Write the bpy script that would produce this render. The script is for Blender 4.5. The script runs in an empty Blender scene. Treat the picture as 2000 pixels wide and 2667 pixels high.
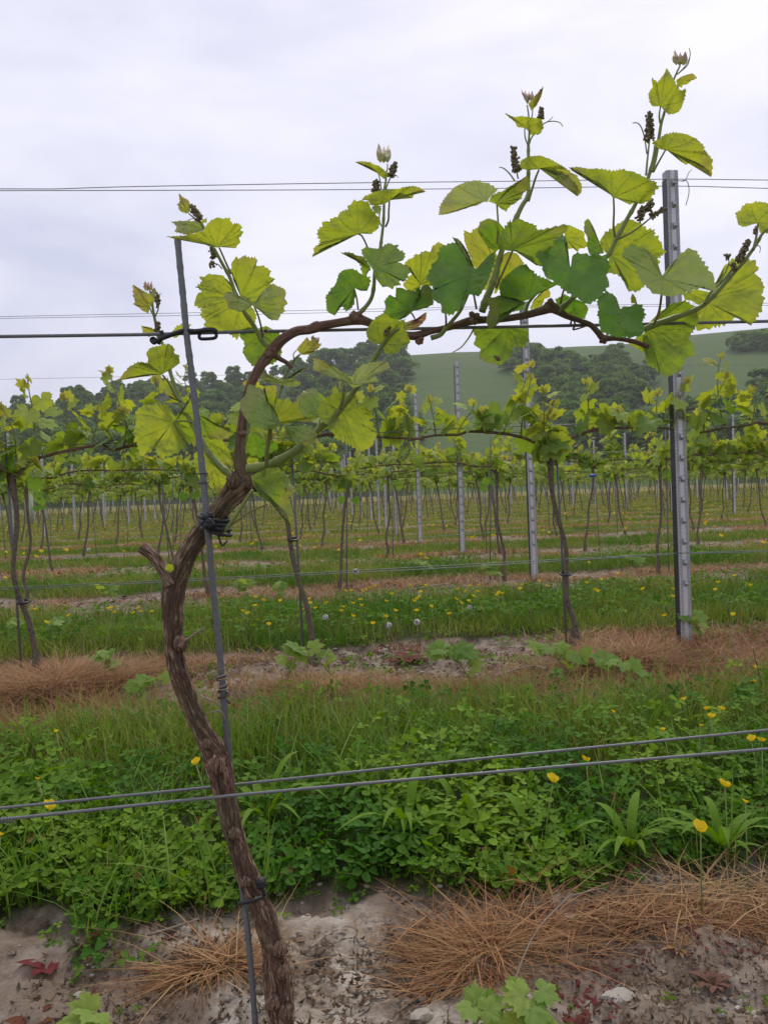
import bpy, math, random
import numpy as np
R = math.radians
random.seed(7); rng = np.random.default_rng(7)
C = bpy.context.scene.collection
# ------------------------------------------------------------------ camera
YAW, PITCH, ROLL, HC, FN = R(5.9), R(1.35), R(2.1), 0.60, 2093.0     # FN: focal length in photo pixels (2000 x 2667)
F0 = np.array([math.sin(YAW), math.cos(YAW), 0.0])
R0 = np.array([math.cos(YAW), -math.sin(YAW), 0.0])
F = F0 * math.cos(PITCH) + np.array([0, 0, -math.sin(PITCH)])
U0 = np.cross(R0, F)
CR = math.cos(ROLL) * R0 - math.sin(ROLL) * U0
CU = math.sin(ROLL) * R0 + math.cos(ROLL) * U0
cam = bpy.data.cameras.new('camera'); cam.sensor_fit = 'VERTICAL'; cam.sensor_height = 36
cam.lens = 36 * FN / 2667; cam.clip_start = 0.02; cam.clip_end = 6000
co = bpy.data.objects.new('camera', cam); C.objects.link(co)
from mathutils import Matrix, Vector
co.matrix_world = Matrix(((CR[0], CU[0], -F[0], 0), (CR[1], CU[1], -F[1], 0), (CR[2], CU[2], -F[2], HC), (0, 0, 0, 1)))
bpy.context.scene.camera = co
CAM = np.array([0, 0, HC])
# ------------------------------------------------------------------ light
SUN_EL, SUN_AZ = R(52), R(20)
w = bpy.data.worlds.new("World"); bpy.context.scene.world = w; w.use_nodes = True
nt = w.node_tree; nt.nodes.clear()
def N(t, nt=nt, **k):
    n = nt.nodes.new(t)
    for a, v in k.items(): setattr(n, a, v)
    return n
sky = N('ShaderNodeTexSky', sky_type='NISHITA', sun_disc=False, sun_elevation=SUN_EL, sun_rotation=SUN_AZ)
sky.dust_density = 3.0
tc = N('ShaderNodeTexCoord'); mp = N('ShaderNodeMapping'); mp.inputs['Scale'].default_value = (1.0, 1.0, 3.2)
mp.inputs['Rotation'].default_value = (0.0, 0.25, 0.4)
n1 = N('ShaderNodeTexNoise'); n1.inputs['Scale'].default_value = 2.1; n1.inputs['Detail'].default_value = 6; n1.inputs['Roughness'].default_value = 0.5
n1.inputs['Distortion'].default_value = 0.3
cr = N('ShaderNodeValToRGB')
cr.color_ramp.elements[0].position = 0.34; cr.color_ramp.elements[0].color = (5.3, 5.5, 7.1, 1)
cr.color_ramp.elements[1].position = 0.66; cr.color_ramp.elements[1].color = (8.4, 8.25, 9.1, 1)
mx = N('ShaderNodeMix', data_type='RGBA'); mx.inputs[0].default_value = 0.9
bg = N('ShaderNodeBackground'); bg.inputs['Strength'].default_value = 0.1
ow = N('ShaderNodeOutputWorld')
L = nt.links.new
L(tc.outputs['Generated'], mp.inputs['Vector']); L(mp.outputs[0], n1.inputs['Vector']); L(n1.outputs['Fac'], cr.inputs[0])
L(sky.outputs[0], mx.inputs[6]); L(cr.outputs[0], mx.inputs[7]); L(mx.outputs[2], bg.inputs[0]); L(bg.outputs[0], ow.inputs[0])
sl = bpy.data.lights.new('sun', 'SUN'); sl.energy = 1.5; sl.angle = R(14); sl.color = (1.0, 0.96, 0.9)
so = bpy.data.objects.new('sun', sl); C.objects.link(so)
sd = Vector((math.sin(SUN_AZ) * math.cos(SUN_EL), math.cos(SUN_AZ) * math.cos(SUN_EL), math.sin(SUN_EL)))
so.rotation_euler = sd.to_track_quat('Z', 'Y').to_euler(); so.location = (0, 0, 30)
vs = bpy.context.scene.view_settings; vs.view_transform = 'Standard'; vs.look = 'None'; vs.exposure = 0.32; vs.gamma = 1
# ------------------------------------------------------------------ projection helpers (photo pixel -> point at real depth)
K = 2000 / 1659.0                                     # the working copy of the photo was 1659 wide
def ray(px, py):
    px = np.asarray(px, float); py = np.asarray(py, float)
    return F + CR * ((px - 1000) / FN)[..., None] - CU * ((py - 1333.5) / FN)[..., None]
def onrow(px, py, Y):                                 # point on the upright plane y = Y
    d = ray(px, py); t = np.asarray(Y) / d[..., 1]
    return CAM + d * t[..., None]
def onz(px, py, z=0.0):
    d = ray(px, py); t = (z - HC) / d[..., 2]
    return CAM + d * t[..., None]
def proj(P):
    d = np.asarray(P) - CAM; z = d @ F
    return 1000 + FN * (d @ CR) / z, 1333.5 - FN * (d @ CU) / z, z
ROWS = [0.90, 2.85, 5.04, 7.2] + [9.3 + 2.1 * i for i in range(22)]
# ------------------------------------------------------------------ noise
def hsh(i, j, s=0):
    v = np.sin(i * 127.1 + j * 311.7 + s * 74.7) * 43758.5453
    return v - np.floor(v)
def vn(x, y, s=0):
    i = np.floor(x); j = np.floor(y); fx = x - i; fy = y - j
    fx = fx * fx * (3 - 2 * fx); fy = fy * fy * (3 - 2 * fy)
    return (hsh(i, j, s) * (1 - fx) + hsh(i + 1, j, s) * fx) * (1 - fy) + (hsh(i, j + 1, s) * (1 - fx) + hsh(i + 1, j + 1, s) * fx) * fy
def fbm(x, y, o=4, s=0):
    a = 0; k = 0.5; t = 0
    for q in range(o):
        a = a + k * vn(x * 2 ** q + 17.3 * q, y * 2 ** q - 9.1 * q, s + q); t += k; k *= 0.5
    return a / t
# ------------------------------------------------------------------ mesh + object helpers
def mk(name, V, Fs, mat, parent=None, origin=None, lf=None, uv=None, smooth=True, label=None, cat=None, group=None, kind=None):
    """one mesh object from numpy vertices and a list of (n,3)/(n,4) face arrays"""
    V = np.asarray(V, float)
    if origin is None: origin = parent.get('org') if parent is not None and 'org' in ORG.get(parent.name, {}) else None
    if origin is None: origin = ORG.get(parent.name, {'org': (0, 0, 0)})['org'] if parent is not None else (0, 0, 0)
    V = V - np.asarray(origin)
    if not isinstance(Fs, (list, tuple)): Fs = [Fs]
    Fs = [np.asarray(f, int) for f in Fs if len(f)]
    me = bpy.data.meshes.new(name)
    vi = np.concatenate([f.ravel() for f in Fs])
    tot = np.concatenate([np.full(len(f), f.shape[1]) for f in Fs]); st = np.concatenate([[0], np.cumsum(tot)[:-1]])
    me.vertices.add(len(V)); me.vertices.foreach_set('co', V.astype(np.float32).ravel())
    me.loops.add(len(vi)); me.loops.foreach_set('vertex_index', vi.astype(np.int32))
    me.polygons.add(len(tot)); me.polygons.foreach_set('loop_start', st.astype(np.int32))
    me.polygons.foreach_set('use_smooth', np.full(len(tot), smooth))
    if lf is not None:
        a = me.attributes.new('lf', 'FLOAT_COLOR', 'POINT'); l4 = np.ones((len(V), 4), np.float32); l4[:, :3] = lf
        a.data.foreach_set('color', l4.ravel())
    if uv is not None:
        u = me.uv_layers.new(name='UVMap'); u.data.foreach_set('uv', np.asarray(uv, np.float32)[vi].ravel())
    me.update(calc_edges=True); me.validate()
    me.materials.append(mat)
    o = bpy.data.objects.new(name, me); C.objects.link(o)
    if parent is not None: o.parent = parent
    else: o.location = origin
    ORG[o.name] = {'org': tuple(origin)}
    tag(o, label, cat, group, kind)
    return o
ORG = {}
def tag(o, label=None, cat=None, group=None, kind=None):
    if label: o['label'] = label
    if cat: o['category'] = cat
    if group: o['group'] = group
    if kind: o['kind'] = kind
def thing(name, loc, label, cat, group=None, rz=0):
    o = bpy.data.objects.new(name, None); C.objects.link(o); o.location = tuple(float(v) for v in loc); o.rotation_euler = (0, 0, rz)
    o.empty_display_size = 0.05
    ORG[o.name] = {'org': tuple(float(v) for v in loc)}; tag(o, label, cat, group); return o
def dup(root, loc, rz=0, s=1, label=None, group=None, sz=None):
    r = root.copy(); C.objects.link(r); r.location = loc; r.rotation_euler = (0, 0, rz); r.scale = (s, s, sz or s)
    if label: r['label'] = label
    if group: r['group'] = group
    for ch in list(root.children):
        c = ch.copy(); C.objects.link(c); c.parent = r
        for g in list(ch.children):
            d = g.copy(); C.objects.link(d); d.parent = c
    return r
class MB:
    def __init__(s): s.V = []; s.T = []; s.Q = []; s.L = []; s.U = []; s.n = 0
    def add(s, V, T=None, Q=None, lf=None, uv=None):
        V = np.asarray(V, float)
        if T is not None and len(T): s.T.append(np.asarray(T, int) + s.n)
        if Q is not None and len(Q): s.Q.append(np.asarray(Q, int) + s.n)
        l = np.zeros((len(V), 3)); 
        if lf is not None: l[:] = lf
        s.L.append(l); s.U.append(np.zeros((len(V), 2)) if uv is None else np.asarray(uv, float)); s.V.append(V); s.n += len(V)
    def build(s, name, mat, parent=None, **k):
        Fs = []
        if s.T: Fs.append(np.concatenate(s.T))
        if s.Q: Fs.append(np.concatenate(s.Q))
        return mk(name, np.concatenate(s.V), Fs, mat, parent, lf=np.concatenate(s.L), uv=np.concatenate(s.U), **k)
def smoothpath(P, step):
    """Catmull-Rom resample of an (n,d) path at about `step`"""
    P = np.asarray(P, float); 
    if len(P) < 3:
        n = max(2, int(np.linalg.norm(P[-1, :3] - P[0, :3]) / step)); t = np.linspace(0, 1, n + 1)[:, None]; return P[0] * (1 - t) + P[-1] * t
    Q = np.vstack([2 * P[0] - P[1], P, 2 * P[-1] - P[-2]]); out = []
    for i in range(1, len(Q) - 2):
        n = max(1, int(np.linalg.norm(Q[i + 1, :3] - Q[i, :3]) / step)); t = np.linspace(0, 1, n, endpoint=False)[:, None]
        a, b, c, d = Q[i - 1], Q[i], Q[i + 1], Q[i + 2]
        out.append(0.5 * ((2 * b) + (-a + c) * t + (2 * a - 5 * b + 4 * c - d) * t ** 2 + (-a + 3 * b - 3 * c + d) * t ** 3))
    out.append(P[-1:]); return np.vstack(out)
def tube(mb, P, rad, n=8, rough=None, cap=True, lf=None, twist=0.0):
    """swept tube; rough(angle, s) -> radius factor"""
    P = np.asarray(P, float); m = len(P); rad = np.broadcast_to(np.asarray(rad, float), (m,))
    T = np.gradient(P, axis=0); T /= np.linalg.norm(T, axis=1)[:, None] + 1e-12
    ref = np.array([0, 1, 0]) if abs(T[0][1]) < 0.8 else np.array([1, 0, 0])
    A = np.zeros_like(P); a = np.cross(T[0], ref); a /= np.linalg.norm(a)
    for i in range(m):
        a = a - T[i] * (a @ T[i]); a /= np.linalg.norm(a) + 1e-12; A[i] = a
    B = np.cross(T, A); s = np.concatenate([[0], np.cumsum(np.linalg.norm(np.diff(P, axis=0), axis=1))])
    th = np.linspace(0, 2 * np.pi, n, endpoint=False); TH = th[None, :] + twist * s[:, None]
    rr = np.repeat(rad[:, None], n, 1)
    if rough is not None: rr = rr * rough(np.broadcast_to(th, (m, n)), np.repeat(s[:, None], n, 1))
    V = P[:, None, :] + rr[..., None] * (np.cos(TH)[..., None] * A[:, None, :] + np.sin(TH)[..., None] * B[:, None, :])
    V = V.reshape(-1, 3); i = np.arange(m - 1)[:, None] * n; j = np.arange(n)[None, :]; j2 = (j + 1) % n
    Q = np.stack([i + j, i + j2, i + n + j2, i + n + j], -1).reshape(-1, 4)
    uv = np.stack([np.broadcast_to(np.minimum(th, 2 * np.pi - th) / 6.283, (m, n)), np.repeat(s[:, None], n, 1)], -1).reshape(-1, 2)
    if cap:
        V = np.vstack([V, P[0], P[-1]]); k = m * n; jj = np.arange(n); jn = (jj + 1) % n
        Tc = np.vstack([np.stack([jn, jj, np.full(n, k)], -1), np.stack([(m - 1) * n + jj, (m - 1) * n + jn, np.full(n, k + 1)], -1)])
        uv = np.vstack([uv, [[0, 0], [0, s[-1]]]])
        if lf is not None and np.ndim(lf) > 1: lf = np.vstack([np.repeat(lf, n, 0), lf[:1], lf[-1:]])
        mb.add(V, Tc, Q, lf, uv)
    else: mb.add(V, None, Q, lf, uv)
_t = (1 + 5 ** .5) / 2
ICO = np.array([(-1, _t, 0), (1, _t, 0), (-1, -_t, 0), (1, -_t, 0), (0, -1, _t), (0, 1, _t), (0, -1, -_t), (0, 1, -_t), (_t, 0, -1), (_t, 0, 1), (-_t, 0, -1), (-_t, 0, 1)]) / math.hypot(1, _t)
ICF = np.array([(0, 11, 5), (0, 5, 1), (0, 1, 7), (0, 7, 10), (0, 10, 11), (1, 5, 9), (5, 11, 4), (11, 10, 2), (10, 7, 6), (7, 1, 8), (3, 9, 4), (3, 4, 2), (3, 2, 6), (3, 6, 8), (3, 8, 9), (4, 9, 5), (2, 4, 11), (6, 2, 10), (8, 6, 7), (9, 8, 1)])
def blob(mb, c, r, lf=None, jit=0.15, g=None):
    g = g or rng
    mb.add(np.asarray(c) + ICO * np.asarray(r) * (1 + g.uniform(-jit, jit, (12, 1))), ICF, None, lf)
# ------------------------------------------------------------------ materials
def mat(name):
    m = bpy.data.materials.new(name); m.use_nodes = True; m.node_tree.nodes.clear(); return m, m.node_tree
def nd(t, ty, **k):
    n = t.nodes.new(ty)
    for a, v in k.items():
        if a in n.inputs: n.inputs[a].default_value = v
        else: setattr(n, a, v)
    return n
def out(t, sh): o = t.nodes.new('ShaderNodeOutputMaterial'); t.links.new(sh, o.inputs[0])
def mixc(t, fac, a, b, blend='MIX'):
    m = t.nodes.new('ShaderNodeMix'); m.data_type = 'RGBA'; m.blend_type = blend
    for s, v in ((m.inputs[0], fac), (m.inputs[6], a), (m.inputs[7], b)):
        if hasattr(v, 'is_linked'): t.links.new(v, s)
        else: s.default_value = v if not isinstance(v, tuple) else (*v, 1)[:4]
    return m.outputs[2]
def math_(t, op, a, b=0.0, c=0.0, clamp=False):
    m = t.nodes.new('ShaderNodeMath'); m.operation = op; m.use_clamp = clamp
    for s, v in zip(m.inputs, (a, b, c)):
        if hasattr(v, 'is_linked'): t.links.new(v, s)
        else: s.default_value = v
    return m.outputs[0]
def noise(t, scale, detail=4, vec=None, rough=0.5, dist=0.0):
    n = t.nodes.new('ShaderNodeTexNoise'); n.inputs['Scale'].default_value = scale; n.inputs['Detail'].default_value = detail; n.inputs['Roughness'].default_value = rough
    n.inputs['Distortion'].default_value = dist
    if vec is not None: t.links.new(vec, n.inputs['Vector'])
    return n.outputs['Fac']
def ramp(t, f, stops):
    r = t.nodes.new('ShaderNodeValToRGB'); e = r.color_ramp.elements
    while len(e) < len(stops): e.new(0.5)
    for x, (p, c) in zip(e, stops): x.position = p; x.color = (*c, 1)
    t.links.new(f, r.inputs[0]); return r.outputs[0]
def bump(t, h, s, d): 
    b = t.nodes.new('ShaderNodeBump'); b.inputs['Strength'].default_value = s; b.inputs['Distance'].default_value = d; t.links.new(h, b.inputs['Height']); return b.outputs[0]
def pbr(t, col, rough, spec=0.5, metal=0.0, normal=None):
    p = t.nodes.new('ShaderNodeBsdfPrincipled')
    for k, v in (('Base Color', col), ('Roughness', rough), ('Specular IOR Level', spec), ('Metallic', metal)):
        if hasattr(v, 'is_linked'): t.links.new(v, p.inputs[k])
        else: p.inputs[k].default_value = (*v, 1) if isinstance(v, tuple) else v
    if normal is not None: t.links.new(normal, p.inputs['Normal'])
    return p.outputs[0]
def attr(t):
    a = t.nodes.new('ShaderNodeAttribute'); a.attribute_name = 'lf'; s = t.nodes.new('ShaderNodeSeparateColor'); t.links.new(a.outputs['Color'], s.inputs[0]); return s.outputs
def leaf_mat(name, trans=0.45, fine=True, ups=((0.54, 0.64, 0.20), (0.13, 0.28, 0.05))):
    m, t = mat(name); vein, mature, red = attr(t)
    tcn = t.nodes.new('ShaderNodeTexCoord').outputs['Object']
    no = noise(t, 40 if fine else 9, 3, tcn); no2 = noise(t, 260 if fine else 40, 2, tcn)
    up = mixc(t, mature, *ups)
    dn = mixc(t, mature, (0.33, 0.39, 0.09), (0.14, 0.26, 0.06))
    geo = t.nodes.new('ShaderNodeNewGeometry')
    base = mixc(t, geo.outputs['Backfacing'], up, dn)
    base = mixc(t, math_(t, 'MULTIPLY', vein, 0.4), base, (0.30, 0.38, 0.16))
    base = mixc(t, math_(t, 'MULTIPLY', no, 0.5), base, mixc(t, 1.0, base, (0.55, 0.6, 0.5), 'MULTIPLY'))
    base = mixc(t, red, base, (0.42, 0.22, 0.16))
    tr = mixc(t, mature, (0.70, 0.70, 0.035), (0.17, 0.36, 0.02))
    tr = mixc(t, math_(t, 'MULTIPLY', vein, 0.5), tr, mixc(t, 1.0, tr, (0.55, 0.62, 0.55), 'MULTIPLY'))
    tr = mixc(t, math_(t, 'MULTIPLY', no, 0.45), tr, mixc(t, 1.0, tr, (0.62, 0.8, 0.6), 'MULTIPLY'))
    tr = mixc(t, red, tr, (0.5, 0.30, 0.12))
    h = math_(t, 'ADD', math_(t, 'MULTIPLY', vein, -0.6), math_(t, 'MULTIPLY', no2, 0.8))
    b = bump(t, h, 0.5, 0.0012) if fine else None
    p = pbr(t, base, math_(t, 'ADD', 0.42 if fine else 0.55, math_(t, 'MULTIPLY', no2, 0.2)), 0.45 if fine else 0.25, 0, b)
    tl = t.nodes.new('ShaderNodeBsdfTranslucent'); t.links.new(tr, tl.inputs[0])
    ms = t.nodes.new('ShaderNodeMixShader'); ms.inputs[0].default_value = trans
    t.links.new(p, ms.inputs[1]); t.links.new(tl.outputs[0], ms.inputs[2]); out(t, ms.outputs[0]); return m
M = {}
M['leaf'] = leaf_mat('grape_leaf'); M['leaf_bg'] = leaf_mat('grape_leaf_distant', 0.42, False, ((0.40, 0.50, 0.12), (0.12, 0.25, 0.045)))
def plant_mat(name, a, b, tr, rough=0.55, trans=0.3, red=(0.35, 0.06, 0.05)):
    """lf: r = colour a..b, g = darker, b = red"""
    m, t = mat(name); f, g, r = attr(t)
    c = mixc(t, f, a, b); c = mixc(t, g, c, mixc(t, 1.0, c, (0.35, 0.38, 0.35), 'MULTIPLY')); c = mixc(t, r, c, red)
    p = pbr(t, c, rough, 0.22); tl = t.nodes.new('ShaderNodeBsdfTranslucent'); t.links.new(mixc(t, 1.0, c, tr, 'MULTIPLY'), tl.inputs[0])
    ms = t.nodes.new('ShaderNodeMixShader'); ms.inputs[0].default_value = trans
    t.links.new(p, ms.inputs[1]); t.links.new(tl.outputs[0], ms.inputs[2]); out(t, ms.outputs[0]); return m
M['grass'] = plant_mat('grass_blades', (0.095, 0.225, 0.012), (0.30, 0.34, 0.06), (1.5, 1.5, 0.6), 0.55, 0.22)
M['clover'] = plant_mat('ground_cover_leaves', (0.050, 0.160, 0.006), (0.21, 0.34, 0.02), (1.7, 1.7, 0.4), 0.75, 0.3, (0.17, 0.018, 0.028))
M['dry'] = plant_mat('dead_grass', (0.36, 0.165, 0.06), (0.55, 0.36, 0.17), (1.1, 1.0, 0.8), 0.7, 0.2)
M['tree'] = plant_mat('tree_foliage', (0.105, 0.20, 0.04), (0.24, 0.36, 0.06), (1.3, 1.4, 0.7), 0.8, 0.3, (0.16, 0.15, 0.12))
M['petal'] = plant_mat('buttercup_petals', (0.80, 0.56, 0.01), (0.72, 0.62, 0.03), (1.0, 1.0, 0.6), 0.35, 0.25)
M['debris'] = plant_mat('dead_leaves', (0.10, 0.065, 0.04), (0.26, 0.17, 0.10), (0.8, 0.7, 0.6), 0.85, 0.1, (0.15, 0.025, 0.028))
def bark_mat(name, a, b, c, sc=1.0):
    m, t = mat(name); uvn = t.nodes.new('ShaderNodeUVMap'); mpn = t.nodes.new('ShaderNodeMapping'); mpn.inputs['Scale'].default_value = (9, 26 * sc, 1)
    t.links.new(uvn.outputs[0], mpn.inputs['Vector'])
    tcn = t.nodes.new('ShaderNodeTexCoord').outputs['Object']
    f = noise(t, 3.0, 8, mpn.outputs[0], 0.65, 0.6); g = noise(t, 60, 4, tcn); h = noise(t, 9, 3, tcn)
    col = ramp(t, f, [(0.34, a), (0.5, b), (0.64, c)])
    col = mixc(t, math_(t, 'MULTIPLY', math_(t, 'SUBTRACT', h, 0.47, clamp=True), 3.5, clamp=True), col, (0.15, 0.16, 0.075))
    hh = math_(t, 'ADD', math_(t, 'MULTIPLY', f, 1.6), math_(t, 'MULTIPLY', g, 0.3))
    out(t, pbr(t, col, 0.8, 0.2, 0, bump(t, hh, 0.9, 0.003))); return m
M['bark'] = bark_mat('vine_bark', (0.035, 0.020, 0.014), (0.22, 0.128, 0.082), (0.52, 0.38, 0.28))
M['cane'] = bark_mat('vine_cane', (0.08, 0.045, 0.032), (0.22, 0.125, 0.088), (0.36, 0.24, 0.18), 0.5)
M['bark_bg'] = bark_mat('vine_bark_distant', (0.045, 0.035, 0.028), (0.14, 0.105, 0.08), (0.30, 0.24, 0.19))
def stem_mat(name, a, b, sc=30):
    m, t = mat(name); _, g, r = attr(t); tcn = t.nodes.new('ShaderNodeTexCoord').outputs['Object']
    c = mixc(t, noise(t, sc, 3, tcn), a, b); c = mixc(t, r, c, (0.20, 0.085, 0.05))
    out(t, pbr(t, c, 0.5, 0.4, 0, bump(t, noise(t, 180, 2, tcn), 0.3, 0.001))); return m
M['stem'] = stem_mat('green_shoot_stem', (0.15, 0.20, 0.05), (0.25, 0.30, 0.08))
M['bunch'] = stem_mat('flower_buds', (0.11, 0.11, 0.05), (0.21, 0.18, 0.09), 90)
M['twig'] = stem_mat('dry_twig', (0.16, 0.12, 0.085), (0.30, 0.24, 0.18))
def flat(name, col, rough=0.5, spec=0.5, metal=0.0, sc=60, var=0.35, bs=0.3, bd=0.001):
    m, t = mat(name); tcn = t.nodes.new('ShaderNodeTexCoord').outputs['Object']; n = noise(t, sc, 4, tcn)
    c = mixc(t, math_(t, 'MULTIPLY', n, var * 2), col, tuple(x * 0.5 for x in col))
    out(t, pbr(t, c, rough, spec, metal, bump(t, n, bs, bd))); return m
M['rod'] = flat('grey_rod', (0.19, 0.195, 0.20), 0.55, 0.4, 0.2, 120, 0.4)
M['wire'] = flat('galvanised_wire', (0.22, 0.225, 0.23), 0.5, 0.4, 0.3, 300, 0.5)
M['black'] = flat('black_plastic', (0.022, 0.023, 0.026), 0.45, 0.4, 0)
M['stone'] = flat('chalk_stone', (0.40, 0.36, 0.30), 0.9, 0.2, 0, 40, 0.35, 0.8, 0.004)
M['white'] = flat('seed_head', (0.82, 0.80, 0.74), 0.9, 0.1)
M['guard'] = flat('pale_tube', (0.42, 0.47, 0.30), 0.6, 0.3)
# galvanised post: small tread pattern pressed in the steel
m, t = mat('galvanised_post'); tcn = t.nodes.new('ShaderNodeTexCoord').outputs['Object']
sp = t.nodes.new('ShaderNodeSeparateXYZ'); t.links.new(tcn, sp.inputs[0])
u = math_(t, 'MULTIPLY', math_(t, 'ADD', sp.outputs[0], sp.outputs[1]), 760.0); v = math_(t, 'MULTIPLY', sp.outputs[2], 600.0)
d1 = math_(t, 'SINE', math_(t, 'ADD', u, v)); d2 = math_(t, 'SINE', math_(t, 'SUBTRACT', u, v))
dd = math_(t, 'MULTIPLY', d1, d2)
band = math_(t, 'GREATER_THAN', math_(t, 'ABSOLUTE', sp.outputs[0]), 0.0078)
tr_ = math_(t, 'MULTIPLY', math_(t, 'GREATER_THAN', dd, 0.12), band)
c = mixc(t, noise(t, 25, 4, tcn), (0.48, 0.48, 0.485), (0.66, 0.66, 0.67))
c = mixc(t, math_(t, 'MULTIPLY', tr_, 0.75), c, (0.09, 0.09, 0.095))
out(t, pbr(t, c, 0.5, 0.5, 0.35, bump(t, math_(t, 'MULTIPLY', dd, band), 0.7, 0.002))); M['post'] = m
M['hook'] = flat('post_hook', (0.42, 0.42, 0.43), 0.45, 0.5, 0.4)
M['postdark'] = flat('post_side', (0.07, 0.072, 0.08), 0.5, 0.5, 0.5)
# ground: chalky soil and sod
m, t = mat('ground'); tcn = t.nodes.new('ShaderNodeTexCoord').outputs['Object']; soil, wet, dist_ = attr(t)
nA = noise(t, 14, 8, tcn, 0.65); nB = noise(t, 3.0, 4, tcn); nC = noise(t, 120, 5, tcn, 0.7)
sc_ = ramp(t, nA, [(0.36, (0.075, 0.052, 0.038)), (0.46, (0.23, 0.18, 0.135)), (0.56, (0.42, 0.365, 0.29)), (0.68, (0.60, 0.545, 0.46))])
sc_ = mixc(t, math_(t, 'MULTIPLY', wet, 0.75), sc_, mixc(t, nC, (0.13, 0.095, 0.07), (0.27, 0.205, 0.15)))
vor = t.nodes.new('ShaderNodeTexVoronoi'); vor.feature = 'DISTANCE_TO_EDGE'; vor.inputs['Scale'].default_value = 24
wv = t.nodes.new('ShaderNodeVectorMath'); wv.operation = 'ADD'; nn = t.nodes.new('ShaderNodeTexNoise'); nn.inputs['Scale'].default_value = 40
vs_ = t.nodes.new('ShaderNodeVectorMath'); vs_.operation = 'SCALE'; vs_.inputs[3].default_value = 0.035
t.links.new(tcn, nn.inputs[0]); t.links.new(nn.outputs['Color'], vs_.inputs[0]); t.links.new(tcn, wv.inputs[0]); t.links.new(vs_.outputs[0], wv.inputs[1]); t.links.new(wv.outputs[0], vor.inputs['Vector'])
crk = math_(t, 'MULTIPLY', math_(t, 'LESS_THAN', vor.outputs['Distance'], math_(t, 'MULTIPLY', nB, 0.075)), math_(t, 'SUBTRACT', 1.0, wet))
crk = math_(t, 'MULTIPLY', crk, math_(t, 'GREATER_THAN', nB, 0.50))
sc_ = mixc(t, math_(t, 'MULTIPLY', crk, 0.8), sc_, (0.06, 0.05, 0.04))
sod = mixc(t, noise(t, 40, 6, tcn, 0.7), (0.018, 0.028, 0.008), (0.06, 0.07, 0.022)); sod = mixc(t, dist_, sod, (0.12, 0.13, 0.035))  # near sod darkened: deep shade between the clover leaves put into its colour
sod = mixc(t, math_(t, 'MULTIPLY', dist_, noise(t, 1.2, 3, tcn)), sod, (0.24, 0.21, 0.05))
hh = math_(t, 'ADD', math_(t, 'MULTIPLY', nA, 1.0), math_(t, 'ADD', math_(t, 'MULTIPLY', nC, 0.6), math_(t, 'MULTIPLY', crk, -1.2)))
out(t, pbr(t, mixc(t, soil, sod, sc_), 0.95, 0.1, 0, bump(t, hh, 0.8, 0.012))); M['ground'] = m
m, t = mat('hill_grass'); tcn = t.nodes.new('ShaderNodeTexCoord').outputs['Object']; wood, _, _ = attr(t)
c = mixc(t, noise(t, 0.02, 6, tcn, 0.6), (0.060, 0.105, 0.028), (0.095, 0.14, 0.036)); c = mixc(t, math_(t, 'MULTIPLY', noise(t, 0.5, 5, tcn, 0.7), 0.6), c, (0.06, 0.095, 0.03))
out(t, pbr(t, mixc(t, wood, c, (0.03, 0.05, 0.02)), 0.95, 0.1)); M['hill'] = m
#@@SETTING
# ------------------------------------------------------------------ ground sheet
def strip_soil(x, y):
    """1 on the bare strips under the vine rows, 0 on the green lanes"""
    s = np.zeros_like(x); e = (fbm(x * 3, y * 3, 3, 5) - 0.5) * 0.34 + (vn(x * 17, y * 17, 3) - .5) * .1
    for i, Y in enumerate(ROWS):
        lo = Y - (0.80 if i == 0 else 0.72); hi = Y + (0.235 if i == 0 else 0.28)
        s = np.maximum(s, np.clip(np.minimum(y + e - lo, hi - (y + e)) / 0.06 + 0.5, 0, 1))
    return s
def gh(x, y):
    near = np.clip(1.6 - y / 6, 0, 1)
    s = (fbm(x * 1.3, y * 1.3, 3, 1) - 0.5) * 0.05
    return s * np.clip(y, 0, 1)
def axis(segs):
    a = []
    for lo, hi, st in segs: a.append(np.arange(lo, hi, st))
    return np.concatenate(a)
xs = axis([(-1400, -400, 200), (-400, -60, 20), (-60, -12, 1.0), (-12, -3, 0.15), (-3, -1.0, 0.04), (-1.0, 1.5, 0.0075), (1.5, 4, 0.04), (4, 14, 0.15), (14, 60, 1.0), (60, 400, 20), (400, 1401, 200)])
ys = axis([(-600, -20, 60), (-20, -1, 1.0), (-1, 0.55, 0.08), (0.55, 1.35, 0.007), (1.35, 3.3, 0.014), (3.3, 10, 0.05), (10, 56, 0.15), (56, 180, 6), (180, 1401, 110)])
X, Yg = np.meshgrid(xs, ys); soil = strip_soil(X, Yg) * (Yg > -1)
fine = soil * np.clip(1.5 - Yg / 5, 0.15, 1) * (Yg > -1)
clod = np.abs(fbm(X * 9, Yg * 9, 5, 11) - 0.5) * 2
Z = gh(X, Yg) + fine * ((fbm(X * 6, Yg * 6, 4, 21) - 0.5) * 0.05 + clod * 0.030 + (fbm(X * 45, Yg * 45, 3, 31) - .5) * 0.014 - 0.012)
Z += (1 - soil) * 0.012 * (Yg < 60) + 0 * Z
wet = np.clip((fbm(X * 4 + 3, Yg * 4, 4, 41) - 0.40) * 6, 0, 1)
wet = np.maximum(wet, np.clip((Yg - 1.5) * 2, 0, 0.8))
wet = np.maximum(wet * (1 - 0.6 * np.exp(-(((X - 0.16) / 0.10) ** 2 + ((Yg - 1.02) / 0.07) ** 2))), 0)
nx, ny = len(xs), len(ys); i = np.arange(ny - 1)[:, None] * nx; j = np.arange(nx - 1)[None, :]
Q = np.stack([i + j, i + j + 1, i + nx + j + 1, i + nx + j], -1).reshape(-1, 4)
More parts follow.
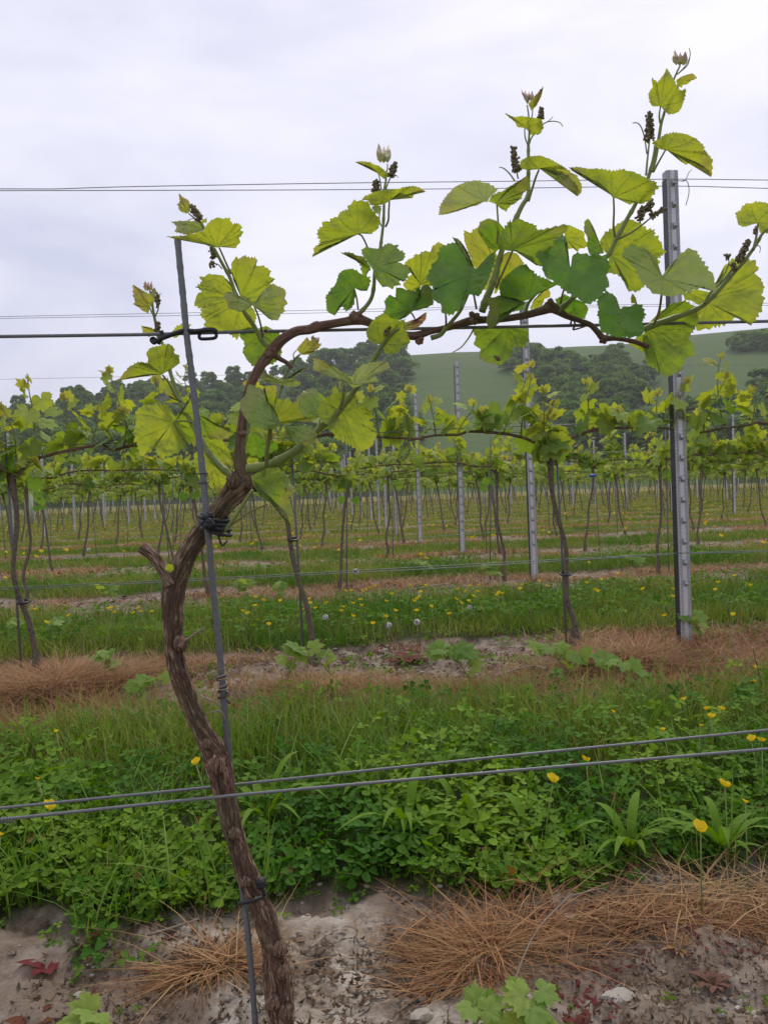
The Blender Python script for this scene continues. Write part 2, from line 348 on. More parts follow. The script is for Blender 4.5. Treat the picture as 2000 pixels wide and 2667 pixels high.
mk('ground', np.stack([X, Yg, Z], -1).reshape(-1, 3), Q, M['ground'], lf=np.stack([soil, wet, np.clip((Yg - 4) / 10, 0, 1)], -1).reshape(-1, 3), kind='structure')
def gz(x, y):
    x = np.asarray(x, float); y = np.asarray(y, float); s = strip_soil(x, y)
    f = s * np.clip(1.5 - y / 5, 0.15, 1)
    return gh(x, y) + f * ((fbm(x * 6, y * 6, 4, 21) - 0.5) * 0.05 + np.abs(fbm(x * 9, y * 9, 5, 11) - 0.5) * 0.044 - 0.012) + (1 - s) * 0.012
# ------------------------------------------------------------------ hill
SKYX = np.array([-1500, -300, 0, 100, 200, 330, 450, 600, 700, 800, 860, 885, 1000, 1100, 1300, 1500, 1659, 1800, 2600, 3600])
SKYY = np.array([1030, 960, 905, 893, 870, 850, 836, 822, 800, 786, 784, 769, 763, 763, 756, 746, 742, 738, 745, 780])
def hz(xD): return 1064.5 - (xD - 829) * 0.0367
RID = 420.0
def hillh(x, y):
    az = np.arctan2(x, y) - YAW; xD = 829.5 + np.tan(np.clip(az, -1.3, 1.3)) * 1736
    r = np.hypot(x, y); u = np.interp(xD, SKYX, SKYY)
    H = (hz(np.clip(xD, -1500, 3600)) - u) / 1736 * RID * np.cos(az) ** 0 / np.maximum(np.cos(az), 0.3) * np.cos(az) + 0.6
    H = H * 0.985
    fold = 1 + 0 * x
    f = np.clip((r - 150) / (RID - 150), 0, 1); prof = np.where(f < 1, (f ** 1.25) * (1.18 - 0.18 * f ** 6), 1.0)
    back = np.clip((r - RID) / 400, 0, 1)
    gul = -7 * np.exp(-((xD - 1400 + (r - 300) * 0.3) / 75.0) ** 2) * np.clip((r - 190) / 100, 0, 1) * np.clip((RID - r) / 90, 0, 1)
    # keep the sight line under the ridge
    return np.maximum((H * prof + gul) * (r > 150) - back * 40, -1.4)
az = np.radians(np.linspace(-52, 52, 420)); rr = np.concatenate([np.linspace(140, 430, 120), np.linspace(440, 900, 20)])
A_, R_ = np.meshgrid(az, rr); X = np.sin(A_ + YAW) * R_; Yh = np.cos(A_ + YAW) * R_; Zh = hillh(X, Yh)
Zh += (fbm(X / 30, Yh / 30, 4, 77) - .5) * 2.5 * np.clip((R_ - 200) / 80, 0, 1) * np.clip((RID - 30 - R_) / 60, 0, 1)
xD = 829.5 + np.tan(A_) * 1736
woodm = np.clip((890 - xD) / 12, 0, 1)
nx, ny = len(az), len(rr); i = np.arange(ny - 1)[:, None] * nx; j = np.arange(nx - 1)[None, :]
Q = np.stack([i + j, i + j + 1, i + nx + j + 1, i + nx + j], -1).reshape(-1, 4)
mk('hill', np.stack([X, Yh, Zh], -1).reshape(-1, 3), Q, M['hill'], lf=np.stack([woodm, woodm * 0, woodm * 0], -1).reshape(-1, 3), kind='structure')
def onhill(xD, yD):
    d = ray(xD * K, yD * K); d = d / np.linalg.norm(d); ts = np.arange(155, 640, 1.5); P = CAM + ts[:, None] * d
    h = hillh(P[:, 0], P[:, 1]); k = np.argmax(P[:, 2] < h)
    if not (P[:, 2] < h).any(): return None
    return P[k]
# ------------------------------------------------------------------ hill trees
def tree_proto(seed, wd, ht, nl, f):
    g = np.random.default_rng(seed); o = thing('tree', (0, 0, 0), 'x', 'tree'); mb = MB()
    tr = [(0, 0, -1.5, .35), (0.1, 0.1, ht * .35, .28), (0.3, 0, ht * .62, .16), (0.2, 0.2, ht * 0.9, .05)]; tr = np.array(tr)
    tube(mb, tr[:, :3], tr[:, 3], 7)
    for q in range(9):
        a = g.uniform(0, 6.28); z0 = g.uniform(.2, .6) * ht; e = np.array([math.cos(a) * wd * .38, math.sin(a) * wd * .38, z0 + g.uniform(.1, .35) * ht])
        tube(mb, np.array([[0.1, 0.05, z0], (e * [.5, .5, 1] + [0, 0, z0]) * [1, 1, .5] , e]), [.13, .09, .03], 5)
    mb.build('trunk', M['bark_bg'], o)
    # crown: lobes on an uneven dome, leaf clumps on and inside each lobe
    V = []; LF = []
    lobes = []
    for q in range(24):
        a = g.uniform(0, 6.28); z = g.uniform(0.12, 1.0); rr_ = wd * .42 * math.sqrt(max(0.05, 1 - (abs(z - .42) / .62) ** 2)) * g.uniform(.55, 1.05)
        lobes.append((math.cos(a) * rr_, math.sin(a) * rr_, z * ht * .93, g.uniform(.13, .24) * wd, g.uniform(-.5, .5)))
    for (lx, ly, lz, lr, lt) in lobes:
        n = nl // 24; d = g.normal(size=(n, 3)); d /= np.linalg.norm(d, axis=1)[:, None]; d[:, 2] = np.where(d[:, 2] < -.3, -d[:, 2], d[:, 2])
        P = np.array([lx, ly, lz]) + d * lr * (g.uniform(.55, 1.08, (n, 1))) * [1, 1, .8]
        s = g.uniform(.18, .42, n) * f; nrm = d + g.normal(size=(n, 3)) * .9 + [0, 0, .35]; nrm /= np.linalg.norm(nrm, axis=1)[:, None]
        a = np.cross(nrm, g.normal(size=(n, 3))); a /= np.linalg.norm(a, axis=1)[:, None]; b = np.cross(nrm, a)
        for (ca, cb) in ((-1, -.5), (.2, -.9), (1, .1), (.3, .9), (-.7, .6)):
            V.append((P + a * (ca * s)[:, None] + b * (cb * s)[:, None] + nrm * (g.uniform(-.15, .15, n) * s)[:, None]))
        tint = np.clip(.45 + lt * .8 + g.uniform(-.3, .3, n), 0, 1); LF.append(np.stack([tint, g.uniform(0, .7, n), 0 * tint], -1))
    # gather: 5 verts per clump
    n = nl // 24; VV = np.array(V).reshape(24, 5, n, 3).transpose(0, 2, 1, 3).reshape(-1, 3); LL = np.repeat(np.concatenate(LF), 5, 0)
    k = len(VV) // 5; b = np.arange(k)[:, None] * 5; T = np.concatenate([b + [0, 1, 2], b + [0, 2, 3], b + [0, 3, 4]])
    mk('crown', VV, T, M['tree'], o, lf=LL, smooth=False); return o
protos = [tree_proto(s, w_, h_, 4200, f) for s, w_, h_, f in ((1, 11, 11, 1.15), (2, 9, 12, 1.0), (3, 12, 10, 1.2), (4, 8, 8, 1.0))]
bush = tree_proto(9, 7, 5, 1500, .8)
used = set()
def put(pr, P, rz, s, label, group):
    if pr.name in used: return dup(pr, tuple(P), rz, s, label, group)
    used.add(pr.name); pr.location = tuple(P); pr.rotation_euler = (0, 0, rz); pr.scale = (s, s, s); pr['label'] = label; pr['group'] = group; return pr
def inpoly(x, y, poly):
    c = False; n = len(poly)
    for i in range(n):
        x1, y1 = poly[i]; x2, y2 = poly[(i + 1) % n]
        if (y1 > y) != (y2 > y) and x < (x2 - x1) * (y - y1) / (y2 - y1) + x1: c = not c
    return c
def scatter(poly, n, mind, label, group, smin, smax, prs):
    g = random.Random(len(label) * 31 + n); xs_ = [p[0] for p in poly]; ys_ = [p[1] for p in poly]; got = []; tries = 0
    while len(got) < n and tries < 6000:
        tries += 1; x = g.uniform(min(xs_), max(xs_)); y = g.uniform(min(ys_), max(ys_))
        if not inpoly(x, y, poly) or any((x - a) ** 2 + (2.2 * (y - b)) ** 2 < mind ** 2 for a, b in got): continue
        P = onhill(x, y)
        if P is None: continue
        got.append((x, y)); put(g.choice(prs), (P[0], P[1], P[2] - .3), g.uniform(0, 6.28), g.uniform(smin, smax), label, group)
    return len(got)
def vis(x): return np.interp(x, SKYX, SKYY)
wood = [(-60, 925), (0, 908), (100, 897), (200, 874), (330, 853), (450, 839), (600, 826), (700, 804), (800, 789), (862, 788), (882, 830), (880, 1000), (880, 1052), (-60, 1090)]
scatter(wood, 185, 19, 'dark green deciduous tree in the dense wood on the left-hand hillside', 'trees of the hillside wood', .6, 1.0, protos)
scatter([(x, vis(x) + 2) for x in range(690, 880, 15)] + [(x, vis(x) + 9) for x in range(870, 690, -15)], 9, 17, 'tall rounded tree on the skyline above the wood, left of the bare pasture', 'skyline trees', .85, 1.15, protos)
scatter([(x, vis(x) + 1) for x in range(-40, 700, 20)] + [(x, vis(x) + 7) for x in range(690, -50, -20)], 30, 20, 'low tree of the wooded skyline on the left, crown against the sky', 'trees of the wooded skyline', .5, .85, protos)
midc = [(1092, 800), (1112, 786), (1160, 780), (1240, 812), (1292, 806), (1330, 775), (1385, 775), (1400, 830), (1398, 870), (1350, 905), (1340, 962), (1250, 962), (1205, 905), (1145, 842)]
scatter(midc, 78, 18, 'dark green tree in the clump running down the hollow of the pasture', 'trees of the clump in the hollow', .55, .95, protos)
scatter([(1570, 751), (1659, 744), (1740, 744), (1740, 752), (1580, 762)], 12, 14, 'low scrubby bush on the skyline at the right edge', 'skyline bushes at the right', .8, 1.3, [bush])
scatter([(1590, 880), (1700, 815), (1760, 960), (1700, 1030), (1230, 1040), (1240, 965), (1345, 965), (1560, 950)], 34, 34, 'bushy tree at the foot of the grassy hill on the right', 'trees at the foot of the hill', .7, 1.1, protos)
#@@VINEYARD
# ------------------------------------------------------------------ trellis posts
def post_proto(hooks, h=1.98):
    o = thing('trellis_post', (0, 0, 0), 'x', 'post'); mb = MB()
    w_, dp, th = .0228, .032, .004
    prof = [(-w_, .0), (-w_ + .006, -.003), (w_ - .006, -.003), (w_, .0), (w_, dp), (w_ - .008, dp), (w_ - .008, dp - th), (w_ - th, dp - th), (w_ - th, th), (-w_ + th, th), (-w_ + th, dp - th), (-w_ + .008, dp - th), (-w_ + .008, dp), (-w_, dp)]
    prof = np.array(prof); n = len(prof); zs = np.linspace(-.25, h - .23, 12); V = np.array([[x, y, z] for z in zs for x, y in prof])
    i = np.arange(len(zs) - 1)[:, None] * n; j = np.arange(n)[None, :]; j2 = (j + 1) % n
    mb.add(V, None, np.stack([i + j, i + j2, i + n + j2, i + n + j], -1).reshape(-1, 4)); o2 = mb.build('channel', M['post'], o, smooth=False)
    mb = MB(); s = np.array([[-w_ - .0014, -.001, 0], [-w_ - .0014, dp + .001, 0], [-w_ - .0004, dp + .001, 0], [-w_ - .0004, -.001, 0]])
    V = np.vstack([s + [0, 0, -.2], s + [0, 0, h - .26]]); mb.add(V, None, [[0, 1, 5, 4], [1, 2, 6, 5], [2, 3, 7, 6], [3, 0, 4, 7], [4, 5, 6, 7]]); mb.build('side_flange', M['postdark'], o, smooth=False)
    allh = MB()
    zz = np.arange(.23, h - .26, .0775)
    for z in zz:
        hb = MB() if hooks else allh
        P = np.array([[-.0062, -.0035, z + .011], [-.0062, -.011, z + .007], [-.0052, -.0155, z - .003], [.0052, -.0155, z - .003], [.0062, -.011, z + .007], [.0062, -.0035, z + .011], [-.0054, -.0035, z - .013], [.0054, -.0035, z - .013]])
        hb.add(P, [[2, 1, 6], [1, 0, 6], [4, 3, 7], [5, 4, 7]], [[0, 1, 4, 5], [1, 2, 3, 4], [2, 6, 7, 3]])
        if hooks: hb.build('hook', M['hook'], o, smooth=False)
    if not hooks: allh.build('hook_strip', M['hook'], o, smooth=False)
    return o
pA = post_proto(True); pB = post_proto(False)
def rown(k): return ['nearest', 'first', 'second', 'third', 'fourth', 'fifth', 'sixth', 'seventh', 'eighth'][k] if k < 9 else 'far'
mids = []
for k, Y in enumerate(ROWS[1:], 1):
    for c in range(-7, 12):
        Xp = 1.45 + 6.1 * c + (0.25 * math.sin(c * 3 + k) if c else 0) + (0.1 if k > 3 else 0) * math.sin(k)
        if k == 1: Xp = 1.408 if c == 0 else Xp
        if k == 2: Xp += .03
        px, py, z = proj((Xp, Y, .6))
        if z < .5 or px < -60 or px > 2060: continue
        if c == 0: lab = ['', 'tall grey galvanised trellis post nearest the camera at the right', 'second nearest galvanised post, behind the vine leaves', 'third galvanised post back, its top against the green pasture', 'fourth galvanised post back in the line towards the hill', 'fifth galvanised post back in the line towards the hill'][k] if k < 6 else 'small galvanised trellis post in the receding line of posts'
        else: lab = 'thin galvanised trellis post standing in the background rows ' + ('left' if c < 0 else 'right') + ' of the main post line'
        pr = pA if k <= 3 else pB; hgt = [1, 1, 1.0, .985, 1.0][min(k, 4)] * (1 + 0.02 * math.sin(k * 7 + c * 3))
        loc = (Xp, Y, float(gz(np.array(Xp), np.array(Y))) - .0); rz = 0.0
        if pr.name in used: q = dup(pr, loc, rz, 1, lab, 'galvanised trellis posts', sz=hgt * (.99 if k == 1 else 1))
        else: used.add(pr.name); q = pr; q.location = loc; q['label'] = lab; q['group'] = 'galvanised trellis posts'
        q.rotation_euler = (0, R(0.35 * math.sin(k * 2.3 + c)) if not (k == 1 and c == 0) else R(-.2), 0)
# ------------------------------------------------------------------ wires
def wire(P, r, label, group, n=6):
    mb = MB(); P = np.asarray(P, float); tube(mb, P, r, n, cap=False); o = mb.build('wire', M['wire'], None, origin=tuple(P[0]), label=label, cat='wire', group=group); return o
def wl(pts, Y, ext=1.2):
    """wire through display pixels on a row plane, run on past both sides of the picture"""
    P = onrow(np.array([p[0] * K for p in pts]), np.array([p[1] * K for p in pts]), Y); a = P[0] - (P[1] - P[0]) / np.linalg.norm(P[1] - P[0]) * ext; b = P[-1] + (P[-1] - P[-2]) / np.linalg.norm(P[-1] - P[-2]) * ext
    return smoothpath(np.vstack([a, P, b]), .08)
Y0 = ROWS[0]
wire(wl([(0, 727), (300, 723), (560, 716), (830, 711), (1200, 704), (1659, 694)], Y0 + .004), .0019, 'thick fruiting wire carrying the foreground vine cane', 'wires of the foreground row', 8)
wire(wl([(0, 1746), (500, 1696), (1000, 1643), (1659, 1577)], Y0 + .03), .0017, 'upper of the two low wires crossing in front of the trunk', 'wires of the foreground row', 8)
wire(wl([(0, 1771), (500, 1719), (1000, 1674), (1659, 1618)], Y0 - .03), .0018, 'lower of the two low wires crossing in front of the trunk', 'wires of the foreground row', 8)
Y1 = ROWS[1]
wire(wl([(0, 408), (130, 408), (250, 404), (700, 396), (1143, 391), (1450, 387), (1659, 389)], Y1 - .03), .0015, 'upper thin wire of the top pair against the sky', 'wires of the first row back')
wire(wl([(0, 412), (700, 410), (1143, 406), (1450, 402), (1659, 407)], Y1 + .045), .0015, 'lower thin wire of the top pair against the sky', 'wires of the first row back')
wire(wl([(0, 965), (640, 945), (1000, 925), (1659, 905)], Y1 + .01), .0014, 'fruiting wire of the first row back among its leaves', 'wires of the first row back')
wire(wl([(0, 1270), (500, 1247), (1000, 1220), (1450, 1196), (1659, 1189)], Y1 - .03), .0014, 'upper low wire of the first row back above the grass', 'wires of the first row back')
wire(wl([(0, 1275), (500, 1251), (1000, 1225), (1450, 1198), (1659, 1192)], Y1 + .04), .0014, 'lower low wire of the first row back above the grass', 'wires of the first row back')
Y2 = ROWS[2]
wire(wl([(0, 684), (600, 672), (1143, 661), (1659, 655)], Y2 - .03), .0015, 'upper thin wire of the lower pair against the sky', 'wires of the second row back')
wire(wl([(0, 688), (600, 678), (1143, 665), (1659, 660)], Y2 + .045), .0015, 'lower thin wire of the lower pair against the sky', 'wires of the second row back')
for k in range(2, 12):
    Y = ROWS[k]
    for z, nm, dy in ((1.69, 'top wire', -.03), (.80, 'fruiting wire', 0), (.30, 'low wire', -.03)):
        if k == 2 and z > 1: continue
        x0, x1 = -1.2 * Y - 2, 1.3 * Y + 3; xx = np.linspace(max(x0, -.45 * Y - 2), .75 * Y + 2, 14)
        P = np.stack([xx, xx * 0 + Y + dy, z + .012 * np.sin(xx * 1.03) + gh(xx, xx * 0 + Y)], -1)
        wire(P, .0014, '%s of the %s row of vines back from the camera' % (nm, rown(k)) if k < 9 else 'thin wire in the far vine rows', 'wires of the background rows', 5)
# ------------------------------------------------------------------ background vines
def leaf_template(npts, rings, teeth=.05):
    th = np.radians(np.linspace(-172, 172, npts)); a = np.abs(np.degrees(th))
    r = np.interp(a, [0, 22, 48, 74, 102, 130, 158, 172], [1.0, .66, .88, .58, .74, .55, .44, .12])
    if teeth: r = r * (1 + teeth * np.where(np.arange(npts) % 2, 1, -1))
    V = [[0, 0, 0]]; 
    for q in range(1, rings + 1):
        f = q / rings
        for T_, rr_ in zip(th, r): V.append([rr_ * f * math.cos(T_), rr_ * f * math.sin(T_), 0])
    V = np.array(V); x, y = V[:, 0], V[:, 1]; V[:, 2] = -.22 * x * x * np.sign(x) + .18 * np.abs(y) - .28 * y * y + .035 * np.sin(x * 9) * np.sin(y * 9)
    T = [[0, 1 + i, 2 + i] for i in range(npts - 1)]; Q = []
    for q in range(rings - 1):
        o = 1 + q * npts
        for i in range(npts - 1): Q.append([o + i, o + npts + i, o + npts + i + 1]); Q.append([o + i, o + npts + i + 1, o + i + 1])
    vein = np.exp(-np.abs(y) / .05) * 0.5
    return V, np.array(T + Q), vein
TEMPL = {2: leaf_template(43, 3, .07), 1: leaf_template(13, 2, .07), 0: leaf_template(8, 1, 0)}
def place_leaves(mb, det, P, U, Nn, S, mature, red):
    """many leaves at once: base points P, midrib directions U, upper normals Nn, sizes S"""
    V, T, vein = TEMPL[det]; P = np.asarray(P); U = np.asarray(U, float); U /= np.linalg.norm(U, axis=1)[:, None]
    Nn = np.asarray(Nn, float); Nn = Nn - U * (Nn * U).sum(1)[:, None]; Nn /= np.linalg.norm(Nn, axis=1)[:, None] + 1e-9; W = np.cross(Nn, U); S = np.asarray(S)[:, None, None]
    A = P[:, None, :] + S * (V[None, :, :1] * U[:, None, :] + V[None, :, 1:2] * W[:, None, :] + V[None, :, 2:] * Nn[:, None, :])
    n, m = len(P), len(V); lf = np.stack([np.broadcast_to(vein, (n, m)), np.repeat(np.asarray(mature)[:, None], m, 1), np.repeat(np.asarray(red)[:, None], m, 1)], -1)
    TT = (T[None] + (np.arange(n) * m)[:, None, None]).reshape(-1, 3); mb.add(A.reshape(-1, 3), TT, None, lf.reshape(-1, 3))
def shoot_geo(g, stems, lv, P0, D, Ln, det, rad=.0035):
    """one green shoot with alternate leaves; appends to the stem mesh and leaf lists"""
    n = 6; P = [np.array(P0)]; d = np.array(D, float); d /= np.linalg.norm(d)
    for q in range(n): d = d + g.normal(size=3) * .12 + [0, 0, .06]; d /= np.linalg.norm(d); P.append(P[-1] + d * Ln / n)
    P = np.array(P); tube(stems, P, np.linspace(rad, rad * .4, n + 1), 5 if det == 2 else 3, lf=(0, 0, .05), cap=False)
    nl = max(5, int(Ln / .028)) + 1
    for q in range(nl):
        f = (q + .6) / nl; p = P[0] * 0 + np.array([np.interp(f * n, range(n + 1), P[:, c]) for c in range(3)])
        a = g.uniform(0, 6.28) if q % 2 else g.uniform(-.8, .8) + (3.14 if q % 4 == 0 else 0); out_ = np.array([math.cos(a), math.sin(a), g.uniform(.0, .7)])
        sz = (.053 * (1 - f) ** .55 + .015) * g.uniform(.75, 1.25); pl = sz * g.uniform(.5, .9); e = p + out_ / np.linalg.norm(out_) * pl
        if det: tube(stems, np.array([p, e]), [.0013, .001], 3, lf=(0, 0, .5), cap=False)
        U = out_ * [1, 1, 0] * g.uniform(.4, 1) + [g.uniform(-.4, .4), g.uniform(-.4, .4), g.uniform(-1.3, .3) if f < .75 else g.uniform(.2, 1.5)]
        Nn = np.array([g.uniform(-.7, .7), g.uniform(-.7, .7), g.uniform(.2, 1.0)]) + out_ * g.uniform(-.1, 1.0)
        lv.append((e, U, Nn, sz, np.clip(.72 - f * .95 + g.uniform(-.2, .25), 0, 1), 0 if f < .86 else g.uniform(.0, .25)))
    lv.append((P[-1], d + g.normal(size=3) * .2, g.normal(size=3), .022, 0, .3)); lv.append((P[-1], d + g.normal(size=3) * .3, g.normal(size=3), .018, 0, .35))
def vine_proto(seed, det, lean=None, sides=(1,), fol=1.0, top=.72, length=.92, cat='vine', nodup=False, base=None):
    g = np.random.default_rng(seed); o = thing('grapevine', base or (0, 0, 0), 'x', 'grapevine'); B0 = np.array(base or (0, 0, 0), float)
    ln = g.uniform(-.16, .16) if lean is None else lean
    fat = 1.35 if 200 <= seed < 300 else 1.0
    P = [(ln + .012, 0, -.06, .019 * fat), (ln * 1.06 + .006, .01, .035, .020 * fat), (ln * 1.0 + .012, .008, .09, .014), (ln * .75 + g.uniform(-.02, .02), g.uniform(-.02, .02), .2, .0125), (ln * .5 + g.uniform(-.025, .025), g.uniform(-.02, .02), .38, .011), (ln * .2 + g.uniform(-.02, .02), 0, .56, .011), (0, 0, top, .015), (.01, 0, top + .035, .010)]
    S = smoothpath(np.array(P), .03 if det == 2 else .08 if det == 1 else .16); mb = MB(); k0 = g.uniform(0, 9)
    tube(mb, S[:, :3] + B0, S[:, 3] * (.74 if det == 2 else .95), {2: 14, 1: 6, 0: 4}[det], (lambda a, s: 1 + .16 * np.sin(a * 3 + s * 9 + k0) * np.sin(s * 40) + .12 * np.sin(a * 5 + s * 3 + k0)) if det == 2 else None)
    tr = mb.build('trunk', M['bark_bg'], o, origin=tuple(B0))
    cb = MB(); stems = MB(); lv = []
    for sd in sides:
        L_ = length if len(sides) == 1 else length * .52
        c = np.array([(0, 0, top), (.05 * sd, .01, top + .06), (.15 * sd, 0, .80), (.3 * sd, .01, .815), (.55 * L_ * sd + .05 * sd, -.008, .80), (.8 * L_ * sd, .01, .805), (L_ * sd, 0, .79)]); c[:, 1:] += g.normal(size=(7, 2)) * .006
        S = smoothpath(c, .04 if det == 2 else .1); tube(cb, S + B0, np.linspace(.0065, .004, len(S)), {2: 8, 1: 5, 0: 3}[det])
        x = .06 * L_
        while x < L_:
            f = x / L_; p = np.array([np.interp(x, np.abs(S[:, 0]), S[:, q]) for q in range(3)]); p[0] = x * sd
            shoot_geo(g, stems, lv, p + B0, (g.uniform(-.35, .35), g.uniform(-.45, .45), 1), g.choice([.08, .13, .18, .22, .27] if 200 <= seed < 300 else [.08, .14, .20, .27, .35], p=[.2, .25, .25, .2, .1]), det); x += g.uniform(.065, .115) / fol
    for q in range(2): shoot_geo(g, stems, lv, B0 + (g.uniform(-.01, .01), 0, top), (g.uniform(-1, 1), g.uniform(-.6, .6), g.uniform(.1, .9)), g.uniform(.1, .22), det)
    for q in range(int(3 * fol)): # low hanging leaves round the head
        e = B0 + np.array([g.uniform(-.10, .10), g.uniform(-.06, .06), top + g.uniform(-.10, .06)]); lv.append((e, (g.uniform(-.6, .6), g.uniform(-.6, .6), -1), (g.uniform(-.5, .5), g.uniform(-1, 1), .6), .045, g.uniform(.5, 1), 0))
    cb.build('cane', M['cane'], o, origin=tuple(B0)); stems.build('shoots', M['stem'], o, origin=tuple(B0))
    fb = MB(); z = list(zip(*lv)); place_leaves(fb, det, *[np.array(a) for a in z]); fb.build('foliage', M['leaf_bg'], o, origin=tuple(B0)); return o
def ordn(n): return ['first', 'second', 'third', 'fourth', 'fifth', 'sixth', 'seventh', 'eighth', 'ninth', 'tenth', 'eleventh', 'twelfth', 'thirteenth', 'fourteenth', 'fifteenth', 'sixteenth'][n]
# first row back: each vine built where it stands in the photo (base x, trunk top x in display pixels)
for i, (bx, by, tx, ty, sds, lab) in enumerate([
        (70, 1424, 28, 1050, (1, -1), 'leafy vine at the left edge of the first row back, trunk forked at the ground'),
        (668, 1392, 600, 1060, (1, -1), 'vine in the first row back just right of the foreground trunk, leaning left'),
        (1238, 1372, 1190, 1040, (1, -1), 'vine in the first row back between the two nearest posts, thick gnarled foot'),
        (1835, 1352, 1800, 1040, (-1, 1), 'vine in the first row back just beyond the right edge'), (-540, 1440, -560, 1060, (1, -1), 'vine in the first row back just beyond the left edge')]):
    b = onrow(bx * K, by * K, Y1); tp = onrow(tx * K, ty * K, Y1)
    v = vine_proto(200 + i, 2, lean=b[0] - tp[0], sides=sds, fol=1.05, top=.70, length=1.0, base=(tp[0], Y1, float(gz(np.array(b[0]), np.array(Y1)))))
    tag(v, lab, 'grapevine', 'vines of the first row back')
rodm = MB(); tube(rodm, np.array([[0, 0, -.05], [.002, 0, .4], [0, 0, .95]]), .0042, 6); rodP = None
def thin_rod(x, y, lean, label, group):
    global rodP
    loc = (x, y, float(gz(np.array(x), np.array(y))))
    if rodP is None: rodP = rodm.build('training_rod', M['rod'], None, origin=(0, 0, 0), label=label, cat='rod', group=group); r = rodP
    else: r = rodP.copy(); C.objects.link(r); r['label'] = label; r['group'] = group
    r.location = loc; r.rotation_euler = (0, lean, 0)
for i, (bx, by, tx, lab) in enumerate([(45, 1400, 28, 'thin grey rod beside the leftmost vine of the first row'), (655, 1390, 632, 'thin grey rod beside the vine right of the foreground trunk'), (1222, 1365, 1198, 'thin grey rod beside the vine with the gnarled foot')]):
    b = onrow(bx * K, by * K, Y1 + .03); thin_rod(b[0], Y1 + .03, R(-1.2), lab, 'training rods of the first row')
    tb = onrow((bx + (6, -22, -1)[i]) * K, (1300, 1165, 1240)[i] * K, Y1); mb = MB(); a = np.linspace(0, 6.283, 14)
    tube(mb, np.stack([tb[0] + np.cos(a) * .019, tb[1] + np.sin(a) * .022, tb[2] + .004 * np.sin(a)], -1), .004, 6); mb.build('plant_tie', M['black'], None, origin=tuple(tb), label='small dark tie round the lower trunk of the ' + ('leftmost vine', 'vine just right of the foreground trunk', 'vine with the gnarled foot')[i], cat='plant tie')
P2 = [vine_proto(300 + i, 2, sides=s) for i, s in enumerate([(1, -1), (1,), (-1, 1), (-1,)])]
P1 = [vine_proto(400 + i, 1, sides=s, fol=.95) for i, s in enumerate([(1, -1), (1,), (-1, 1), (-1,)])]
PZ = [vine_proto(500 + i, 0, sides=s, fol=.8) for i, s in enumerate([(1, -1), (1,), (-1, 1)])]
total = 3; farP = []
g = random.Random(5)
for k, Y in enumerate(ROWS[2:], 2):
    ph = {2: .30, 3: .75, 4: .1}.get(k, g.uniform(0, 1)); x = -.46 * Y - 1.2 + ph - ((-.46 * Y - 1.2) % 1.0); idx = 0; stp = 1.0 if k < 4 else .88
    while x < .60 * Y + 1.4:
        xx = x + g.uniform(-.07, .07); x += stp; px, py, z = proj((xx, Y, .6)); inside = -120 < px < 2120
        if not inside: continue
        if g.random() < .03: continue
        s = g.uniform(.93, 1.07); rz = g.choice([0, math.pi])
        if k <= 5 and g.random() < .8: thin_rod(xx + g.uniform(-.06, .06), Y + .03, R(g.uniform(-3, 3)), 'thin grey training rod beside a slim trunk in the %s row back' % rown(k), 'training rods of the %s row' % rown(k))
        loc = (xx, Y, float(gz(np.array(xx), np.array(Y))))
        if total < 290:
            pr = g.choice(P2 if k <= 3 else P1 if k <= 7 else PZ); total += 1
            if k <= 4: lab = '%s vine from the left in the %s row back, thin leaning trunk with young shoots' % (ordn(min(idx, 15)), rown(k))
            elif k <= 8: lab = 'slender vine with yellow-green shoots in the %s row back from the camera' % rown(k)
            else: lab = 'small distant vine in the far rows below the hill'
            idx += 1
            if pr.name in used: q = dup(pr, loc, rz, s, lab, 'vines of the %s row back' % rown(k))
            else: used.add(pr.name); q = pr; q.location = loc; q.rotation_euler = (0, 0, rz); q['label'] = lab; q['group'] = 'vines of the %s row back' % rown(k)
        else: farP.append((loc, rz, s))
# the vines past the three hundred nearest: one object, built from the low-detail vines' leaves and trunks
def vn_tree(o):
    outv = []
    for c in o.children:
        me = c.data; n = len(me.vertices); v = np.empty(n * 3, np.float32); me.vertices.foreach_get('co', v)
        t_ = []; 
        for p in me.polygons:
            vv = list(p.vertices)
            for q in range(1, len(vv) - 1): t_.append((vv[0], vv[q], vv[q + 1]))
        l = np.zeros(n * 4, np.float32)
        if 'lf' in me.attributes: me.attributes['lf'].data.foreach_get('color', l)
        outv.append((c.name.split('.')[0], v.reshape(-1, 3), np.array(t_), l.reshape(-1, 4)[:, :3]))
    return outv
src = [vn_tree(p) for p in PZ]; fa = MB(); fl = []
for (loc, rz, s) in farP:
    for nm, v, T, l in src[g.randrange(3)]:
        if nm == 'shoots': continue
        c_, s_ = math.cos(rz), math.sin(rz); w_ = np.stack([v[:, 0] * c_ - v[:, 1] * s_, v[:, 0] * s_ + v[:, 1] * c_, v[:, 2]], -1) * s + np.array(loc); fa.add(w_, T, None, l)
        fl.append(np.full(len(T), 0 if nm == 'foliage' else 1))
if farP:
    o = fa.build('distant_vine_rows', M['leaf_bg'], None, label='mass of far vine rows in young leaf below the hill', cat='vine rows', kind='stuff')
    o.data.materials.append(M['bark_bg']); o.data.polygons.foreach_set('material_index', np.concatenate(fl).astype(np.int32))
print('VINES', total, len(farP))
